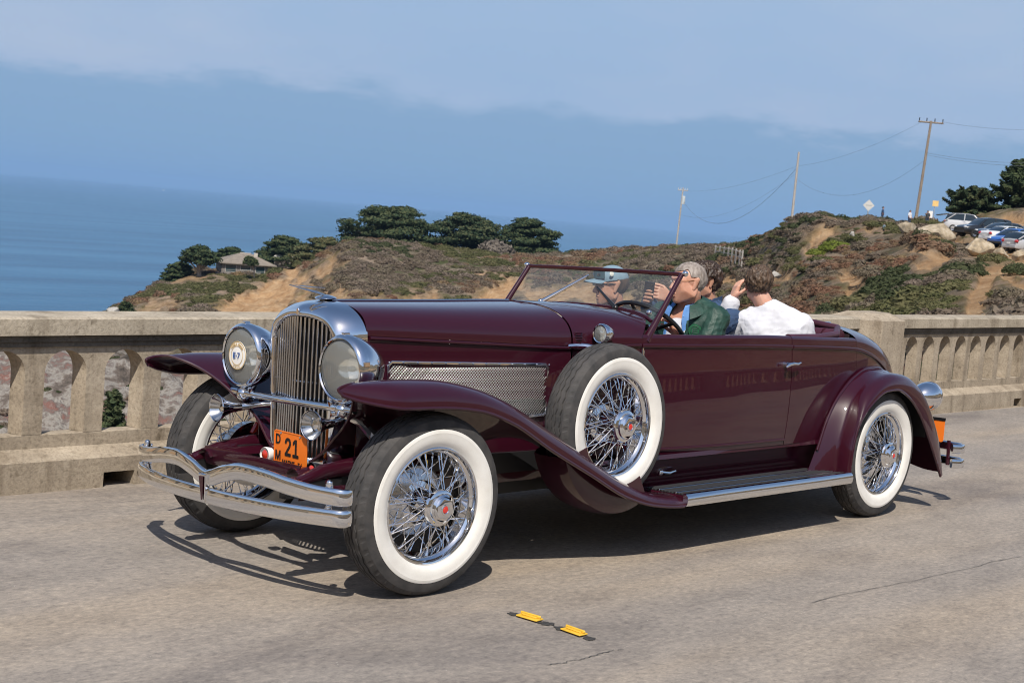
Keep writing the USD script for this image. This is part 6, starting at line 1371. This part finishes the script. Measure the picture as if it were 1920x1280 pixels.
def modern_car(label, px, py, dist, heading, body, paint, L=4.6, W_=1.82, hatch=False):
    """heading: direction the car points, radians from the camera's right, anticlockwise seen from above"""
    b = at(px, py, dist); a = heading - YAW
    P_ = tag(empty('parked_car', M=T(*b) @ rot(a, [0, 0, 1])), label, 'car', 'cars parked at the viewpoint')
    h = L/2
    if body == 'sedan': low = [(-h, .55), (-h, .92), (-h+.15, 1.0), (-h+.9, 1.02), (.9, .96), (h-.9, .90), (h-.12, .72), (h, .55)]; cab = [(-h+.75, 1.0), (-.95, 1.40), (-.25, 1.46), (.35, 1.42), (1.25, .95)]
    elif body == 'suv': low = [(-h, .60), (-h, 1.05), (-h+.1, 1.12), (-h+.6, 1.12), (.9, 1.10), (h-.9, 1.04), (h-.10, .88), (h, .60)]; cab = [(-h+.06, 1.1), (-h+.32, 1.64), (-.5, 1.72), (.25, 1.66), (1.10, 1.08)]
    else: low = [(-h, .55), (-h, .98), (-h+.1, 1.02), (-h+.5, 1.02), (.9, 1.0), (h-.8, .92), (h-.10, .72), (h, .55)]; cab = [(-h+.08, 1.0), (-h+.5, 1.42), (-.4, 1.52), (.25, 1.48), (1.15, .98)]
    lx = pch([q[0] for q in low[1:-1]], [q[1] for q in low[1:-1]]); P = []
    for x in np.linspace(-h, h, 34):
        end = max(0, (abs(x)-(h-.55))/.55); w = W_/2*(1-.20*end**2.2); top = float(lx(np.clip(x, -h+.0, h-.10))) - (.10*max(0, (abs(x)-h+.12)/.12) )
        row = [(x, -w*.90, .24 + .10*end), (x, -w*.99, .36), (x, -w, .56), (x, -w*.985, .74), (x, -w*.93, top-.05), (x, -w*.80, top), (x, 0, top+.025)]
        row += [(q[0], -q[1], q[2]) for q in row[-2::-1]]; P.append(row)
    body_m = grid(P); e0, e1 = np.array(P[0]), np.array(P[-1])
    for e in (e0, e1): body_m = cat(body_m, trimesh.Trimesh(np.vstack([e.mean(0), e]), [[0, 1+i, 2+i] for i in range(len(e)-1)] + [[0, len(e), 1]], process=False))
    part('body', body_m, paint, P_, 40)
    cx_ = pch([q[0] for q in cab], [q[1] for q in cab]); xs_ = np.linspace(cab[0][0], cab[-1][0], 26); Pg, Pr = [], []
    for x in xs_:
        zt_ = float(cx_(x)); zb_ = .93 if body == 'sedan' else .98; f = np.clip((zt_-zb_)/.5, 0, 1); wt = W_/2*(.93 - .18*f)
        Pg.append([(x, -W_/2*.925, zb_-.04), (x, -wt*1.0, zt_-.05), (x, -wt*.90, zt_-.012), (x, 0, zt_+.02), (x, wt*.90, zt_-.012), (x, wt, zt_-.05), (x, W_/2*.925, zb_-.04)])
    part('glasshouse', grid(Pg), 'car_glass', P_, 40)
    hi = [g for g, x in zip(Pg, xs_) if float(cx_(x)) > max(q[1] for q in cab) - .13]
    part('roof', cat(shell([[np.array(p_) + [0, 0, .012] for p_ in g[1:6]] for g in hi], -.008)), paint, P_, 40)
    pl = []
    zmid = [(xs_[0], 0), (xs_[-1], 25)]
    for s in (0, 6):
        s2 = 1 if s == 0 else 5
        for k0, k1 in ((0, 7), (25, 19), (13, 13)):
            p0, p1 = np.array(Pg[k0][s]), np.array(Pg[k1][s2]); o = np.array([0, -.012 if s == 0 else .012, .01]); pl.append(tube([p0+o, (p0*.5+p1*.5)+o, p1+o], .045, 6))
    for q_ in pl: part('pillar', q_, paint, P_)
    for x in (-h+.85, h-.90):
        for s in (-1, 1):
            w_ = empty('wheel', P_, M=T(x, s*(W_/2-.10), .33))
            part('tyre', moved(lathe([(.20, -.10), (.32, -.10), (.335, -.06), (.335, .06), (.32, .11), (.20, .115)], 24), rot(pi/2*(1 if s < 0 else -1), [1, 0, 0])), 'car_tyre', w_)
            part('rim', moved(lathe([(0, .06), (.06, .075), (.15, .07), (.20, .09), (.205, .115)], 20), rot(pi/2*(1 if s < 0 else -1), [1, 0, 0])), 'alloy', w_)
    zl = .70 if body != 'suv' else .84
    for s in (-1, 1):
        part('headlight', moved(trimesh.creation.icosphere(2, .15), T(h-.13, s*W_*.36, zl-.02) @ np.diag([.9, 1.25, .62, 1])), 'car_lamp', P_)
        part('tail_light', moved(trimesh.creation.icosphere(2, .15), T(-h+.06, s*W_*.37, zl+.12) @ np.diag([.7, 1.3, .75, 1])), 'car_tail_red', P_)
        part('mirror', moved(trimesh.creation.icosphere(1, .10), T(.78, s*(W_/2+.06), 1.0 if body != 'suv' else 1.12) @ np.diag([.6, 1, .8, 1])), paint, P_)
    part('bumper', cbox(h-.06, h+.04, -W_*.38, W_*.38, .34, .50, .03), 'car_trim', P_); part('bumper', cbox(-h-.04, -h+.06, -W_*.40, W_*.40, .36, .56, .03), paint, P_)
    part('number_plate', bx(-h-.055, -h-.042, -.18, .18, .62, .74), 'sign_white', P_, False)
    if hatch: part('open_hatch', moved(cbox(-.02, .04, -.72, .72, 0, 1.15, .015), T(-h+.34, 0, 1.62) @ rot(-1.75, [0, 1, 0])), 'car_black', P_, False)
    return P_
modern_car('silver estate with its black tailgate open behind the largest boulder', 1818, 437, 142, 2.75+pi, 'suv', 'car_silver', hatch=True)
modern_car('black sport utility car facing left behind the boulders', 1843, 447, 129, 3.42, 'suv', 'car_black', 4.7, 1.9)
modern_car('dark slate saloon nosing left below the black car', 1880, 452, 123, 3.55, 'sedan', 'car_slate')
modern_car('black saloon at the right edge behind the pale ones', 1950, 450, 130, 3.5, 'suv', 'car_black')
modern_car('white saloon parked tail first with red lamps toward the road', 1893, 461, 118, .28, 'sedan', 'car_white')
modern_car('blue car half hidden behind the silver hatchback', 1903, 468, 113, 3.6, 'hatch', 'car_blue', 4.1)
modern_car('silver hatchback nearest the right edge with red tail lamps', 1938, 478, 107, .35, 'hatch', 'car_greysilver', 4.3)
# boat out at sea
az, te = ray_of(307, 358); dist_ = (SEA-CAM[2])/te; Bt = at(307, 358, dist_)
bo = tag(empty('motor_boat', M=T(Bt[0], Bt[1], SEA) @ rot(.4, [0, 0, 1]) @ np.diag([dist_/6500.]*3 + [1])), 'tiny white boat far out on the blue sea', 'boat')
part('hull', hull([(-9, -2.4, 1.8), (-9, 2.4, 1.8), (-8, -1.8, -.4), (-8, 1.8, -.4), (4, -2.2, 2.2), (4, 2.2, 2.2), (10, 0, 2.8), (7, 0, -.3)]), 'sign_white', bo, False)
part('cabin', hull([(-5, -1.8, 1.8), (-5, 1.8, 1.8), (3, -1.6, 2.0), (3, 1.6, 2.0), (-4.5, -1.5, 5), (-4.5, 1.5, 5), (1, -1.3, 5), (1, 1.3, 5)]), 'sign_white', bo, False)
# yellow pavement tabs on the near lane with dabs of tar under them
varied('joint_fill', (.075, .072, .068), (.12, .112, .10), 40, .85)
varied('tab_yellow', (.62, .37, .03), (.74, .47, .05), 40, .5); varied('tar', (.030, .030, .031), (.055, .053, .050), 30, .7, .5, 90)
for k, (x, y, a, lab) in enumerate(((.156, -1.240, .10, 'yellow pavement tab lying farther from the camera'), (.168, -1.484, -.02, 'yellow pavement tab lying nearer to the camera'))):
    M = T(x, y, .004) @ rot(a - pi/2, [0, 0, 1])
    t_ = tag(empty('pavement_tab', M=M), lab, 'road marker', 'yellow tabs on the road')
    part('base', cbox(-.056, .056, -.026, .026, .002, .008, .002), 'tab_yellow', t_, False); part('upright', cbox(-.054, .054, .002, .012, .008, .021, .003), 'tab_yellow', t_, False); part('reflector', cbox(-.040, .040, -.008, .002, .008, .015, .002), 'tab_yellow', t_, False)
    r = np.random.default_rng(k)
    for c0, rad in (((-.085, .0) if k == 0 else (-.075, .0), .022), ((.088, .0), .024 if k == 0 else .022)):
        n = 20; q = [(c0[0] + rad*(1+.35*r.normal())*math.cos(t), c0[1] + rad*.9*(1+.3*r.normal())*math.sin(t)) for t in np.linspace(0, 2*pi, n+1)[:-1]]
        o = part('tar_dab', extr(Polygon(q).buffer(.004), .002), 'tar', None, False, M=T(x, y, .002) @ rot(a-pi/2, [0, 0, 1])); tag(o, kind='structure')
# a sealed joint wandering along the lane
r = np.random.default_rng(3)
def crack(p0, p1, w, n=40):
    p0, p1 = np.array(p0), np.array(p1); t = np.linspace(0, 1, n); c = p0 + (p1-p0)*t[:, None]; c[:, 1] += np.cumsum(r.normal(size=n))*.004
    ww = w*(.5 + r.random(n)); ww[0] = ww[-1] = 0
    o = part('road_joint', grid([[(x, y-wd/2, .004), (x, y+wd/2, .004)] for (x, y), wd in zip(c, ww)]), 'joint_fill', None, False); tag(o, kind='structure')
crack((-.257, -1.721), (.179, -1.744), .0045); crack((1.56, -1.733), (3.75, -1.815), .0035)
